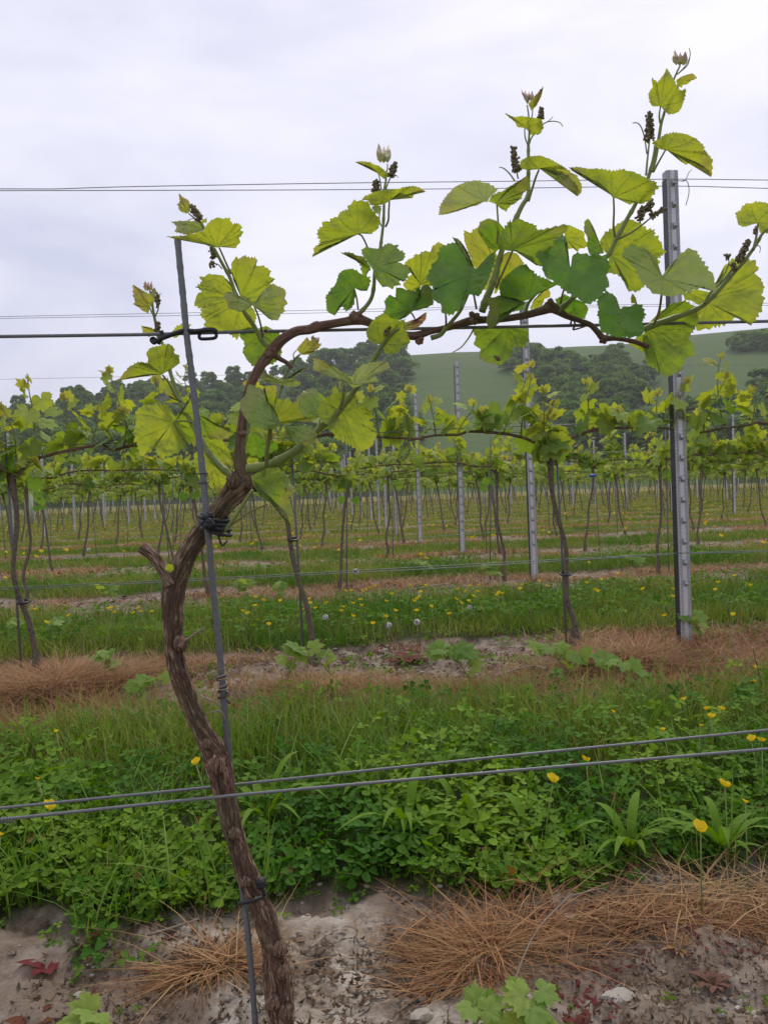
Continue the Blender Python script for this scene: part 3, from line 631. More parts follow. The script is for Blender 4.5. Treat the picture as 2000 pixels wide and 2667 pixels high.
#@@COVER
# ------------------------------------------------------------------ grass
def blades(mb, P, h, w_, lean, col, dark, red=0, nseg=3, bend=1.0, g=rng, adir=None):
    """(n) curved blades: 2*nseg+1 verts each"""
    n = len(P); a = g.uniform(0, 2 * np.pi, n) if adir is None else adir; D = np.stack([np.cos(a), np.sin(a), 0 * a], -1); b = a + g.uniform(.9, 2.2, n); W = np.stack([np.cos(b), np.sin(b), 0 * a], -1)
    V = []
    for q in range(nseg + 1):
        f = q / nseg; c = P + D * (lean * h * f ** 1.7 * bend)[:, None] + np.array([0, 0, 1]) * (h * (f - .25 * np.minimum(lean, 1.5) * f * f))[:, None]
        ww = (w_ * (1 - f ** 1.6) * .5)[:, None]
        if q < nseg: V += [c - W * ww, c + W * ww]
        else: V += [c]
    V = np.stack(V, 1); m = V.shape[1]; T = []
    for q in range(nseg - 1): T += [(2 * q, 2 * q + 1, 2 * q + 3), (2 * q, 2 * q + 3, 2 * q + 2)]
    T += [(m - 3, m - 2, m - 1)]; T = (np.array(T)[None] + (np.arange(n) * m)[:, None, None]).reshape(-1, 3)
    lf = np.repeat(np.stack([col, dark, np.broadcast_to(red, (n,))], -1)[:, None, :], m, 1).reshape(-1, 3); mb.add(V.reshape(-1, 3), T, None, lf)
def pts(n, x0, x1, y0, y1, g=rng): return g.uniform(x0, x1, n), g.uniform(y0, y1, n)
gm = MB(); dm = MB()
for k in range(len(ROWS) - 1):
    ya, yb = ROWS[k] + .1, ROWS[k + 1] - .55
    zc = (ya + yb) / 2; xa, xb = -.42 * yb - .5, .64 * yb + .6
    if k == 0: dens, wd, hh_ = 8500, .0026, .08
    elif k == 1: dens, wd, hh_ = 5000, .0032, .085
    elif k == 2: dens, wd, hh_ = 3200, .0045, .075
    elif k < 7: dens, wd, hh_ = 2000, .0065, .06
    else: dens, wd, hh_ = 620 if k < 13 else 330, .014, .065
    n = int(dens * (xb - xa) * (yb - ya)); x, y = pts(n, xa, xb, ya, yb)
    s = strip_soil(x, y); tuft = fbm(x * 5, y * 5, 3, 60); keep = (s < (.45 if k < 3 else .2)) & (tuft > rng.uniform(.15, .5, n)); x, y, tuft = x[keep], y[keep], tuft[keep]; n = len(x)
    P = np.stack([x, y, gz(x, y) - .004], -1); h = hh_ * rng.uniform(.45, 1.25, n) * (.6 + tuft * .9)
    if k == 0:
        back = np.clip((y - 1.35) / .5, 0, 1); h *= .75 + .55 * back; kp = rng.uniform(size=n) < (.28 + .72 * back); P, h, tuft, x, y = P[kp], h[kp], tuft[kp], x[kp], y[kp]; n = len(h)
    ol = np.clip(.12 + .10 * min(k, 5) + (fbm(x * 2.2, y * 2.2, 3, 70) - .45) * 2.2 + rng.uniform(-.2, .25, n), 0, 1); straw = rng.uniform(size=n) < (.03 if k < 2 else .05)
    if k == 0: ol = np.clip(ol + .35 * np.clip((y - 1.75) / .3, 0, 1), 0, 1)
    blades(gm, P[~straw], h[~straw], np.full((~straw).sum(), wd) * rng.uniform(.7, 1.4, (~straw).sum()), rng.uniform(.1, 1.0, (~straw).sum()), ol[~straw], rng.uniform(0, .6, (~straw).sum()), 0, 3 if k < 3 else 2)
    blades(dm, P[straw], h[straw] * 1.15, np.full(straw.sum(), wd * .8), rng.uniform(.1, .9, straw.sum()), rng.uniform(.5, 1, straw.sum()), rng.uniform(0, .4, straw.sum()), 0, 2)
n = 15000; x, y = pts(n, -1.0, 1.55, 1.10, 2.15); cl = fbm(x * 6, y * 6, 3, 301); kp = (strip_soil(x, y) < .4) & (cl > rng.uniform(.45, .66, n)); x, y = x[kp], y[kp]; n = len(x); P = np.stack([x, y, gz(x, y)], -1)
blades(gm, P, rng.uniform(.05, .15, n), rng.uniform(.0018, .0045, n), rng.uniform(.2, 1.2, n), np.clip(rng.uniform(-.1, .45, n), 0, 1), rng.uniform(0, .4, n), 0, 4)
n = 900; x, y = pts(n, -1.3, 1.9, 1.6, 2.3); kp = strip_soil(x, y) < .4; x, y = x[kp], y[kp]; n = len(x); blades(gm, np.stack([x, y, gz(x, y)], -1), rng.uniform(.12, .22, n), np.full(n, .0022), rng.uniform(.1, .6, n), rng.uniform(.4, 1, n), rng.uniform(0, .3, n), 0, 4)
gm.build('grass', M['grass'], None, kind='stuff', label='green grass growing in the lanes between the vine rows', cat='grass')
# dead grass lying on the strips
for k in range(0, 12):
    Y = ROWS[k]; 
    if k == 0: ya, yb, dens, wd = .75, 1.25, 22000, .0019
    elif k == 1: ya, yb, dens, wd = 2.05, 3.05, 9500, .0024
    elif k == 2: ya, yb, dens, wd = 4.3, 5.3, 3300, .004
    else: ya, yb, dens, wd = Y - .7, Y + .25, 1500 if k < 6 else 550, .008 if k < 6 else .015
    xa, xb = -.42 * yb - .5, .64 * yb + .6; n = int(dens * (xb - xa) * (yb - ya)); x, y = pts(n, xa, xb, ya, yb); s = strip_soil(x, y); pat = fbm(x * 2.6 + 5, y * 2.6, 3, 88)
    if k == 0: dns = np.maximum(np.maximum(np.exp(-(((x - .25) / .14) ** 2 + ((y - 1.05) / .065) ** 2)), .9 * np.exp(-(((x + .12) / .065) ** 2 + ((y - 1.03) / .045) ** 2))), .85 * np.exp(-(((x - .60) / .20) ** 2 + ((y - 1.09) / .05) ** 2))) + .30 * (pat - .42); keep = (rng.uniform(size=n) < dns * 1.15 - .28)
    elif k == 1: left = np.maximum(np.clip((-.15 - x) / .5, 0, 1), .7 * np.exp(-((x - 1.05) / .25) ** 2)); fr = np.clip((2.75 - y) / .35, 0, 1); keep = (s > .3) & (pat + .25 * left + .22 * fr > .38 + rng.uniform(0, .34, n))
    else: keep = (s > .4) & (pat > .42 + rng.uniform(0, .18, n))
    x, y = x[keep], y[keep]; n = len(x)
    P = np.stack([x, y, gz(x, y) - .003], -1)
    hh_ = rng.uniform(.03, .085, n) if k else rng.uniform(.022, .085, n)
    col = np.clip(fbm(x * 3, y * 3, 2, 99) * 1.3 - .25 + rng.uniform(-.3, .35, n), 0, 1); 
    if k == 1: hh_ *= 1 + .35 * np.clip((-.35 - x) / .3, 0, 1) 
    blades(dm, P, hh_, np.full(n, wd) * rng.uniform(.4, 1.6, n), rng.uniform(.6, 2.2, n) if k else rng.uniform(1.2, 2.9, n), col, rng.uniform(0, .7, n), 0, 3)
dm.build('dead_grass', M['dry'], None, kind='stuff', label='brown dead grass lying on the bare strips under the vines', cat='dead grass')
def tuft(xD, yD, rx, ry, n, h, wd, lab, seed):
    g = np.random.default_rng(seed); c = onz(xD * K, yD * K, .01); z0 = float(gz(c[0], c[1])); kk = g.integers(0, 7, n); ctr = g.uniform(-.75, .75, (7, 2)); d = ctr[kk] + g.normal(size=(n, 2)) * .28; x = c[0] + d[:, 0] * rx; y = c[1] + d[:, 1] * ry; r = np.hypot(d[:, 0], d[:, 1]); P = np.stack([x, y, gz(x, y) - .004], -1); mb = MB()
    blades(mb, P, h * g.uniform(.45, 1.2, n) * (1.15 - .35 * np.clip(r, 0, 1.3)), wd * g.uniform(.5, 1.6, n), .9 + r * .9 + g.uniform(0, 1.8, n), np.clip(g.uniform(-.2, .8, n), 0, 1), g.uniform(0, .9, n), (g.uniform(size=n) < .15) * .35, 4, 1.0, g, np.where(g.uniform(size=n) < .55, np.arctan2(d[:, 1], d[:, 0]) + g.normal(size=n) * .7, g.uniform(0, 6.28, n) ))
    mb.build('dead_grass_tuft', M['dry'], None, origin=(c[0], c[1], z0), label=lab, cat='dead grass tuft')
tuft(1075, 2040, .10, .055, 1100, .044, .0017, 'large dome of orange-brown dead grass on the soil right of the trunk', 1)
tuft(450, 2075, .06, .03, 520, .038, .0019, 'small dead grass tuft on the soil left of the trunk foot', 2)
tuft(1430, 1975, .085, .03, 600, .036, .0019, 'dead grass tuft at the lane edge at the lower right', 3)
tuft(1600, 1975, .09, .03, 550, .036, .0017, 'dead grass tuft in the right corner of the near soil strip', 4)
tuft(130, 1490, .20, .14, 2600, .125, .0026, 'tall rust-orange dead grass clump at the left of the first strip', 5)
tuft(30, 1510, .16, .12, 1300, .10, .0026, 'rust-orange dead grass clump at the left picture edge', 6)
tuft(1360, 1430, .20, .13, 2000, .085, .0026, 'rust-brown dead grass clump on the first strip right of centre', 7)
tuft(740, 1490, .22, .10, 1600, .065, .0026, 'low dead grass clump on the first strip beside the grey rod', 8)
tuft(930, 1485, .16, .08, 900, .055, .0026, 'low dead grass clump on the middle of the first strip', 9)
# leafy ground cover: clover and creeping buttercup leaves
cm = MB()
def leaflets(mb, P, S, col, dark, red=0, g=rng):
    """each leaf: three rounded leaflets, tilted, on a thin stalk"""
    n = len(P); a0 = g.uniform(0, 6.28, n); tilt = g.normal(size=(n, 3)) * .38; Nn = np.array([0, -.12, 1]) + tilt; Nn /= np.linalg.norm(Nn, axis=1)[:, None]
    e1 = np.cross(Nn, np.array([0, 1.0, .01])); e1 /= np.linalg.norm(e1, axis=1)[:, None]; e2 = np.cross(Nn, e1)
    shp = np.array([(0, 0, 0), (.35, .26, .06), (.78, .40, .04), (.98, .17, -.03), (.88, 0, -.09), (.98, -.17, -.03), (.78, -.40, .04), (.35, -.26, .06), (.5, 0, -.06)])
    T0 = np.array([(8, 0, 1), (8, 1, 2), (8, 2, 3), (8, 3, 4), (8, 4, 5), (8, 5, 6), (8, 6, 7), (8, 7, 0)])
    for q in range(3):
        a = a0 + q * 2.09; c, s = np.cos(a)[:, None, None], np.sin(a)[:, None, None]
        u = c * e1[:, None, :] + s * e2[:, None, :]; v = -s * e1[:, None, :] + c * e2[:, None, :]
        V = P[:, None, :] + S[:, None, None] * (shp[None, :, :1] * u + shp[None, :, 1:2] * v + shp[None, :, 2:] * Nn[:, None, :])
        lf = np.repeat(np.stack([col, dark, np.broadcast_to(red, (n,))], -1)[:, None], 9, 1).reshape(-1, 3)
        mb.add(V.reshape(-1, 3), (T0[None] + (np.arange(n) * 9)[:, None, None]).reshape(-1, 3), None, lf)
    blades(mb, P - np.stack([0 * S, 0 * S, P[:, 2] - gz(P[:, 0], P[:, 1])], -1), P[:, 2] - gz(P[:, 0], P[:, 1]), np.full(n, .0012), np.zeros(n), col, dark, 0, 2, g=g)
n = 15000; x, y = pts(n, -1.1, 1.6, 1.02, 2.2); s = strip_soil(x, y); f = fbm(x * 4, y * 4, 3, 123); fr = np.clip((1.80 - y) / .45, .05, 1)
keep = (s < .5) & (rng.uniform(size=n) < fr) | ((s < .95) & (rng.uniform(size=n) < .05)); x, y, f = x[keep], y[keep], f[keep]; n = len(x)
P = np.stack([x, y, gz(x, y) + .012 + (f * .075 + rng.uniform(0, .04, n)) * np.clip((y - 1.08) / .42, .12, 1)], -1)
leaflets(cm, P, rng.uniform(.007, .021, n) * (.7 + .6 * f), np.clip((fbm(x * 6, y * 6, 2, 7) - .4) * 2.2 + rng.uniform(-.1, .3, n), 0, 1), rng.uniform(0, .7, n), (rng.uniform(size=n) < .006) * .7)
for ya, yb, n, smx in ((3.2, 4.35, 4500, .018), (5.3, 6.5, 2500, .022)):
    x, y = pts(n, -.42 * yb - .3, .63 * yb + .3, ya, yb); s = strip_soil(x, y); f = fbm(x * 3, y * 3, 3, 125); keep = (s < .5) & (f > .45); x, y, f = x[keep], y[keep], f[keep]; n = len(x)
    P = np.stack([x, y, gz(x, y) + .015 + f * .07 + rng.uniform(0, .03, n)], -1); leaflets(cm, P, rng.uniform(.012, smx, n), rng.uniform(0, .7, n), rng.uniform(0, .6, n))
n = 5200; x, y = pts(n, -1.1, 1.6, .98, 1.32); s = strip_soil(x, y); kp = (s < .97) & (rng.uniform(size=n) < 1 - .86 * s); x, y = x[kp], y[kp]; n = len(x); leaflets(cm, np.stack([x, y, gz(x, y) + rng.uniform(.004, .035, n) * (1 - .6 * strip_soil(x, y))], -1), rng.uniform(.004, .012, n), rng.uniform(0, .8, n), rng.uniform(0, .9, n), (rng.uniform(size=n) < .04) * .8)
n = 700; x, y = pts(n, -1.0, 1.5, .72, 1.15); kp = fbm(x * 8, y * 8, 2, 411) > .56; x, y = x[kp], y[kp]; n = len(x); leaflets(cm, np.stack([x, y, gz(x, y) + rng.uniform(.003, .012, n)], -1), rng.uniform(.003, .008, n), rng.uniform(.3, 1, n), rng.uniform(0, .9, n), (rng.uniform(size=n) < .25) * .8)
n = 4200; x, y = pts(n, -1.7, 2.3, 2.1, 3.2); kp = fbm(x * 5, y * 5, 2, 412) > .50; x, y = x[kp], y[kp]; n = len(x); leaflets(cm, np.stack([x, y, gz(x, y) + rng.uniform(.005, .03, n)], -1), rng.uniform(.006, .016, n), rng.uniform(.3, 1, n), rng.uniform(0, .9, n), (rng.uniform(size=n) < .12) * .8)
cm.build('ground_cover', M['clover'], None, kind='stuff', label='dark green clover and creeping leaves covering the grass lane', cat='ground cover')
# dead leaves and moss bits on the bare strips
db = MB()
for ya, yb, n, s0 in ((.72, 1.25, 20000, .0045), (2.2, 3.15, 16000, .008), (4.35, 5.3, 5000, .014), (6.5, 7.5, 2500, .02)):
    x, y = pts(n, -.42 * yb - .4, .63 * yb + .4, ya, yb); s = strip_soil(x, y); pt = fbm(x * 5, y * 5, 3, 140); keep = (s > .3) & (pt > rng.uniform(.38, .62, n)); x, y = x[keep], y[keep]; n = len(x); S = s0 * rng.uniform(.5, 1.6, n)
    P = np.stack([x, y, gz(x, y) + .002 + rng.uniform(0, .006, n)], -1); a = rng.uniform(0, 6.28, n); e1 = np.stack([np.cos(a), np.sin(a), rng.uniform(-.5, .5, n)], -1); e2 = np.stack([-np.sin(a), np.cos(a), rng.uniform(-.5, .5, n)], -1)
    V = np.stack([P - e1 * S[:, None] + [0, 0, .003], P + e2 * (S * rng.uniform(.2, .6, n))[:, None] + e1 * (S * rng.uniform(-.5, .5, n))[:, None], P + e1 * (S * rng.uniform(.5, 1.1, n))[:, None] + [0, 0, .004], P - e2 * (S * rng.uniform(.1, .5, n))[:, None] + [0, 0, .002]], 1).reshape(-1, 3); T = (np.array([(0, 1, 3), (1, 2, 3)])[None] + (np.arange(n) * 4)[:, None, None]).reshape(-1, 3)
    redn = (fbm(x * 3 + 9, y * 3, 2, 150) > .55) * rng.uniform(0, 1, n); db.add(V, T, None, np.repeat(np.stack([rng.uniform(0, 1, n), rng.uniform(0, 1, n), redn], -1), 4, 0))
db.build('leaf_litter', M['debris'], None, kind='stuff', label='brown and dark red dead leaves scattered on the bare soil', cat='leaf litter')
# pebbles as loose stuff
cb_ = MB(); n = 9000; x, y = pts(n, -1.0, 1.5, .70, 1.24); pt = fbm(x * 7, y * 7, 3, 171); kp = (strip_soil(x, y) > .5) & (pt > rng.uniform(.40, .62, n)); x, y = x[kp], y[kp]; zz_ = gz(x, y)
for a_, b_, c_ in zip(x, y, zz_): q = rng.uniform(.0012, .0060) ** 1.0 * rng.uniform(.5, 1.2); blob(cb_, (a_, b_, c_ + q * .2), (q * rng.uniform(.8, 1.5), q, q * .7), (1, rng.uniform(0, .7), 0), .3)
cb_.build('soil_clods', M['ground'], None, kind='stuff', label='crumbly clods of pale soil along the bare strip', cat='soil clods', smooth=False)
pb = MB()
for ya, yb, n, s0 in ((.72, 1.22, 260, .0035), (2.3, 3.1, 160, .007)):
    for q in range(n):
        x = rng.uniform(-.42 * yb - .2, .63 * yb + .2); y = rng.uniform(ya, yb); s = s0 * rng.uniform(.5, 1.8); blob(pb, (x, y, float(gz(np.array(x), np.array(y))) + s * .3), (s, s * .8, s * .55), None, .25)
pb.build('pebbles', M['stone'], None, kind='stuff', label='small chalk pebbles scattered over the soil', cat='pebbles')
#@@FLOWERS
# ------------------------------------------------------------------ buttercups
def buttercup(P, s, label, group, det=True, hst=None):
    P = np.asarray(P, float); z0 = float(gz(P[0], P[1])); o = thing('buttercup', (P[0], P[1], z0), label, 'buttercup', group); mb = MB()
    th = rng.uniform(0, 6.28); til = rng.normal(size=2) * .25
    for q in range(5):
        a = th + q * 1.2566; c, sn = math.cos(a), math.sin(a); pv = []
        for (u, v, h) in ((.1, 0, 0), (.5, -.5, .3), (.85, -.52, .75), (.98, 0, .95), (.85, .52, .75), (.5, .5, .3), (.62, 0, .2)):
            x, y = (u * c - v * sn) * s, (u * sn + v * c) * s; pv.append((P[0] + x, P[1] + y, P[2] + h * s + x * til[0] + y * til[1]))
        mb.add(pv, [(6, 0, 1), (6, 1, 2), (6, 2, 3), (6, 3, 4), (6, 4, 5), (6, 5, 0)], None, (q % 2 * .5, 0, 0))
    blob(mb, P + [0, 0, s * .25], s * .3, (1, .4, 0)); mb.build('petals', M['petal'], o, origin=(P[0], P[1], z0))
    sb = MB(); l = rng.normal(size=2) * .012; tube(sb, np.array([[P[0] + l[0], P[1] + l[1], z0 - .01], [P[0] + l[0] * .6, P[1] + l[1] * .6, (z0 + P[2]) / 2], P]), [.0012, .001, .0009], 4, lf=(0, 0, 0)); sb.build('stem', M['stem'], o, origin=(P[0], P[1], z0)); return o
near = [(1000 + .6028 * a, 1700 + .6028 * b) for a, b in ((1290, 210), (1393, 247), (1457, 248), (1414, 281), (1368, 317), (1205, 335), (990, 258), (1585, 380), (1630, 384), (872, 467), (730, 556), (1472, 578), (1560, 648), (1366, 768), (1607, 70), (1593, 130))]
near += [(.6028 * a, 1700 + .6028 * b) for a, b in ((218, 672), (847, 480), (165, 548), (245, 343), (4, 790))]
tiny = {(.6028 * a, 1700 + .6028 * b) for a, b in ((165, 548), (245, 343), (4, 790))} | {(1000 + .6028 * a, 1700 + .6028 * b) for a, b in ((1205, 335), (990, 258), (1560, 648), (1368, 317))}
for i, (px, py) in enumerate(sorted(near)):
    hgt = .12 if py > 1850 else .09; P = onz(px, py, hgt + .012); buttercup(P, .0045 if (px, py) in tiny else .0095 if py > 2000 else .008, '%s yellow buttercup from the left in the nearest grass lane' % (['1st', '2nd', '3rd'] + ['%dth' % q for q in range(4, 30)])[i], 'buttercups in the nearest lane')
bc = 21
mid2 = [(650 + .422 * a, 1000 + .422 * b) for a, b in ((36, 1373), (88, 1340), (190, 1343), (375, 1357), (406, 1388), (365, 1332), (473, 1356), (592, 1280), (628, 1280), (700, 1283), (716, 1272), (739, 1262), (773, 1253), (684, 1336), (640, 1357), (579, 1380), (568, 1404), (642, 1437), (691, 1370), (842, 1441), (845, 1345), (762, 1484), (990, 1244), (1090, 1246), (1057, 1288), (1048, 1318), (1031, 1331), (1017, 1345), (878, 1300), (902, 1404), (1122, 1379), (1030, 1404), (1277, 1332), (1230, 1423), (1353, 1345), (1307, 1356), (1283, 1271), (1360, 1250), (1416, 1246), (1330, 1286), (1382, 1314), (1524, 1308), (1534, 1294), (1558, 1299), (1407, 1285), (120, 1489), (38, 1320), (323, 1400))]
mid2 += [(1300 + .422 * a, 1000 + .422 * b) for a, b in ((138, 1242), (246, 1221), (297, 1251), (540, 1231), (588, 1273), (608, 1284), (629, 1211), (731, 1176), (882, 1271), (1070, 1316), (1074, 1270), (1016, 1435), (1330, 1275), (1347, 1228), (1547, 1247), (1450, 1188), (1440, 1430), (16, 1298), (127, 1270), (554, 1105))]
mid2 += [(.422 * a, 850 + .422 * b) for a, b in ((222, 1750), (423, 1790), (672, 1747), (688, 1742), (711, 1770), (825, 1772), (870, 1765), (940, 1764), (292, 1833), (38, 1557), (1575, 1727), (1629, 1696), (1527, 1775), (1578, 1673), (851, 1744), (1500, 1760))]
for (px, py) in mid2:
    P = onz(px, py, .13); buttercup(P, .0095 * (1 if P[1] < 5 else 1.2), 'small yellow buttercup standing in the second grass lane behind the first row', 'buttercups in the second lane'); bc += 1
pr = buttercup((0, 0, .12), .016, 'tiny yellow buttercup among the grass of the distant lanes', 'buttercups of the distant lanes'); pl_ = pr
# distant carpet: 300 individuals in all, the rest as one object
fx, fy = pts(9000, -26, 36, 5.2, 54); dn = fbm(fx * .35, fy * .35, 3, 201); ps = strip_soil(fx, fy) < .75; px, py, z = proj(np.stack([fx, fy, fx * 0 + .1], -1)); keep = ps & (px > -20) & (px < 2020) & (dn + .12 * (fx > .1 * fy) > .40); fx, fy = fx[keep], fy[keep]
od = np.argsort(fy); fx, fy = fx[od], fy[od]; first = True; nind = 300 - bc
for i in range(min(nind, len(fx))):
    loc = (fx[i], fy[i], float(gz(fx[i], fy[i])))
    if first: pr.location = loc; first = False
    else: dup(pr, loc, i * 1.3, rng.uniform(.8, 1.3))
# extra far ones denser
fx2, fy2 = pts(60000, -26, 36, 7.5, 54); dn = fbm(fx2 * .35, fy2 * .35, 3, 201); px, py, z = proj(np.stack([fx2, fy2, fx2 * 0 + .1], -1)); keep = (strip_soil(fx2, fy2) < .8) & (px > -20) & (px < 2020) & (dn + .10 * (fx2 > .1 * fy2) > .43)
X_ = np.concatenate([fx[nind:], fx2[keep]]); Y_ = np.concatenate([fy[nind:], fy2[keep]]); n = len(X_); fb = MB(); P = np.stack([X_, Y_, gz(X_, Y_) + rng.uniform(.06, .17, n)], -1); S = rng.uniform(.010, .020, n) * np.clip(Y_ / 16, .8, 1.5)
V = (P[:, None, :] + S[:, None, None] * np.array([(1, 0, .3), (0, 1, .3), (-1, 0, .3), (0, -1, .3), (0, 0, -.4), (0, 0, .35)])[None]).reshape(-1, 3); T = (np.array([(0, 1, 4), (1, 2, 4), (2, 3, 4), (3, 0, 4), (0, 1, 5), (1, 2, 5), (2, 3, 5), (3, 0, 5)])[None] + (np.arange(n) * 6)[:, None, None]).reshape(-1, 3)
mk('buttercup_carpet', V, T, M['petal'], lf=np.repeat(np.stack([rng.uniform(0, 1, n), rng.uniform(0, .3, n), 0 * S], -1), 6, 0), kind='stuff', label='carpet of tiny yellow buttercups in the far lanes', cat='buttercups')
# dandelion clocks
for i, (px, py) in enumerate([(650 + .422 * 468, 1000 + .422 * 1440), (650 + .422 * 858, 1000 + .422 * 1488), (650 + .422 * 1033, 1000 + .422 * 1470), (650 + .422 * 655, 1000 + .422 * 1158), (650 + .422 * 487, 1000 + .422 * 916), (.422 * 550, 850 + .422 * 1380), (650 + .422 * 1357, 1000 + .422 * 1383)]):
    P = onz(px, py, .10); z0 = float(gz(P[0], P[1])); o = thing('dandelion', (P[0], P[1], z0), ['white dandelion seed head left of the centre in the second lane', 'ragged white dandelion seed head, middle of the second lane', 'white dandelion seed head right of the ragged one', 'pale seed head by the low wires of the first row', 'small pale seed head in the third lane', 'round white seed head in the left distance', 'faded seed head near the gnarled vine foot'][i], 'dandelion'); mb = MB()
    d = rng.normal(size=(60, 3)); d /= np.linalg.norm(d, axis=1)[:, None]; r_ = .012 if P[1] < 5 else .02
    for q in d: a = np.cross(q, (0, .3, 1)); a /= np.linalg.norm(a); b = np.cross(q, a); e = P + q * r_; mb.add([P, e + a * r_ * .3, e + b * r_ * .3, e - a * r_ * .3, e - b * r_ * .25], [(0, 1, 2), (0, 3, 4)], [(1, 2, 3, 4)])
    mb.build('seed_head', M['white'], o, origin=(P[0], P[1], z0)); sb = MB(); tube(sb, np.array([[P[0], P[1] + .01, z0 - .01], P]), [.0016, .0013], 5); sb.build('stem', M['stem'], o, origin=(P[0], P[1], z0))
#@@PLANTS
# ------------------------------------------------------------------ plantains, docks, suckers, twigs, stones on the ground
def strap(mb, P, a, L_, W_, rise, g, col=(.5, .2, 0), fold=.2):
    n = 7; D = np.array([math.cos(a), math.sin(a), 0]); S = np.array([-math.sin(a), math.cos(a), 0]); V = []
    for q in range(n + 1):
        f = q / n; c = np.asarray(P) + D * L_ * f * (.55 + .45 * f) + np.array([0, 0, 1]) * L_ * (rise * f - rise * .62 * f ** 2.4); ww = W_ * math.sin(math.pi * min(1, f * .93 + .07)) ** .8 * .5
        V += [c - S * ww + [0, 0, fold * ww], c, c + S * ww + [0, 0, fold * ww]]
    Q = []
    for q in range(n): Q += [(3 * q, 3 * q + 1, 3 * q + 4, 3 * q + 3), (3 * q + 1, 3 * q + 2, 3 * q + 5, 3 * q + 4)]
    mb.add(V, None, Q, col)
def rosette(px, py, name, cat, label, mt, L_, W_, n, rise, col, seed):
    g = random.Random(seed); P = onz(px * K, py * K, .01); z0 = float(gz(P[0], P[1])); P[2] = z0; o = thing(name, P, label, cat)
    for q in range(n):
        mb = MB(); l = L_ * g.uniform(.45, 1.15); strap(mb, P, q * 6.283 / n + g.uniform(-.3, .3), l, W_ * g.uniform(.7, 1.2), g.uniform(.5, 1.0) * rise, g, tuple(np.clip(np.array(col) + g.uniform(-.15, .15) * np.array([1, 1, 0]), 0, 1))); mb.build('leaf', mt, o)
    return o
for i, (px, py, L_, n, lab) in enumerate([(570, 1800, .17, 9, 'plantain clump with long upright leaves right of the trunk'), (880, 1830, .16, 11, 'largest plantain clump with spreading strap leaves in mid lane'), (1000, 1800, .14, 8, 'plantain with arching leaves behind the largest clump'), (1360, 1850, .13, 9, 'plantain clump low in the lane right of centre'), (1150, 1840, .11, 8, 'small plantain between two larger clumps'), (790, 1750, .12, 7, 'plantain with a few leaves left of the largest clump'), (1560, 1840, .13, 9, 'plantain clump at the lane edge near the right border'), (1130, 1600, .12, 7, 'plantain among tall grass at the back of the lane'), (60, 1640, .15, 9, 'long-leaved plantain at the left edge of the lane')]):
    rosette(px, py, 'plantain', 'plantain', lab, M['clover'], L_ * .85, .014, n + 3, 1.7, (.6, .35, 0), i)
rosette(100, 2085, 'dock', 'dock plant', 'dock plant with crimson leaves on the soil at the lower left', M['clover'], .038, .019, 6, .45, (.5, .1, .95), 31)
rosette(1245, 2195, 'dock', 'dock plant', 'dark red dock leaves at the bottom edge right of the green sucker', M['clover'], .03, .014, 7, .7, (.2, .6, .8), 32)
rosette(60, 2200, 'dock', 'dock plant', 'patch of dark red leaves in the bottom left corner', M['clover'], .034, .016, 9, .7, (.2, .5, .75), 33)
rosette(1540, 2105, 'dock', 'dock plant', 'withered red-brown rosette on the soil at the right', M['debris'], .03, .010, 11, .9, (.6, .4, .35), 34)
rosette(1465, 2035, 'dock', 'dock plant', 'dried pale brown rosette beside the dead grass at the right', M['dry'], .026, .007, 13, .9, (.3, .4, .0), 35)
rosette(880, 1425, 'dock', 'dock plant', 'dark crimson leaf rosette on the strip under the first row', M['clover'], .09, .045, 9, .5, (.1, .8, .75), 36)
rosette(1500, 1395, 'dock', 'dock plant', 'dark red rosette at the foot of the nearest post', M['clover'], .09, .04, 8, .4, (.1, .8, .6), 37)
def sucker(pix, zp, size, label, seed, mature=.62, nl=7, spread=.10):
    g = np.random.default_rng(seed); P = onz(pix[0] * K, pix[1] * K, zp); z0 = float(gz(P[0], P[1])); P[2] = z0; o = thing('vine_sucker', P, label, 'vine sucker'); sb = MB(); a = g.uniform(0, 6.28); d = np.array([math.cos(a), math.sin(a) * .5, .7])
    Q = np.array([P, P + d * spread * .5 + [0, 0, spread * .3], P + d * spread + [0, 0, spread * .1]]); tube(sb, Q, [.003, .0025, .0015], 5); lv = []
    for q in range(nl):
        f = (q + 1) / nl; p = P + d * spread * f + [0, 0, spread * .3 * math.sin(f * 3)]; b = g.uniform(0, 6.28); e = p + np.array([math.cos(b) * .6, math.sin(b) * .4, .8]) * size * .6; tube(sb, np.array([p, e]), [.0015, .0012], 4); lv.append((e, (math.cos(b), math.sin(b) * .6, g.uniform(-.3, .8)), (g.uniform(-.4, .4), -.7 + g.uniform(-.4, .4), .9), size * g.uniform(.6, 1.1), np.clip(mature + g.uniform(-.25, .25), 0, 1), 0))
    sb.build('stem', M['stem'], o)
    lv = [(e, U, N_, sz_ * .85, m__, r__) for e, U, N_, sz_, m__, r__ in lv]
    for l in lv: fb = MB(); place_leaves(fb, 2, *[np.array([x]) for x in l]); fb.build('leaf', M['leaf_bg'], o)
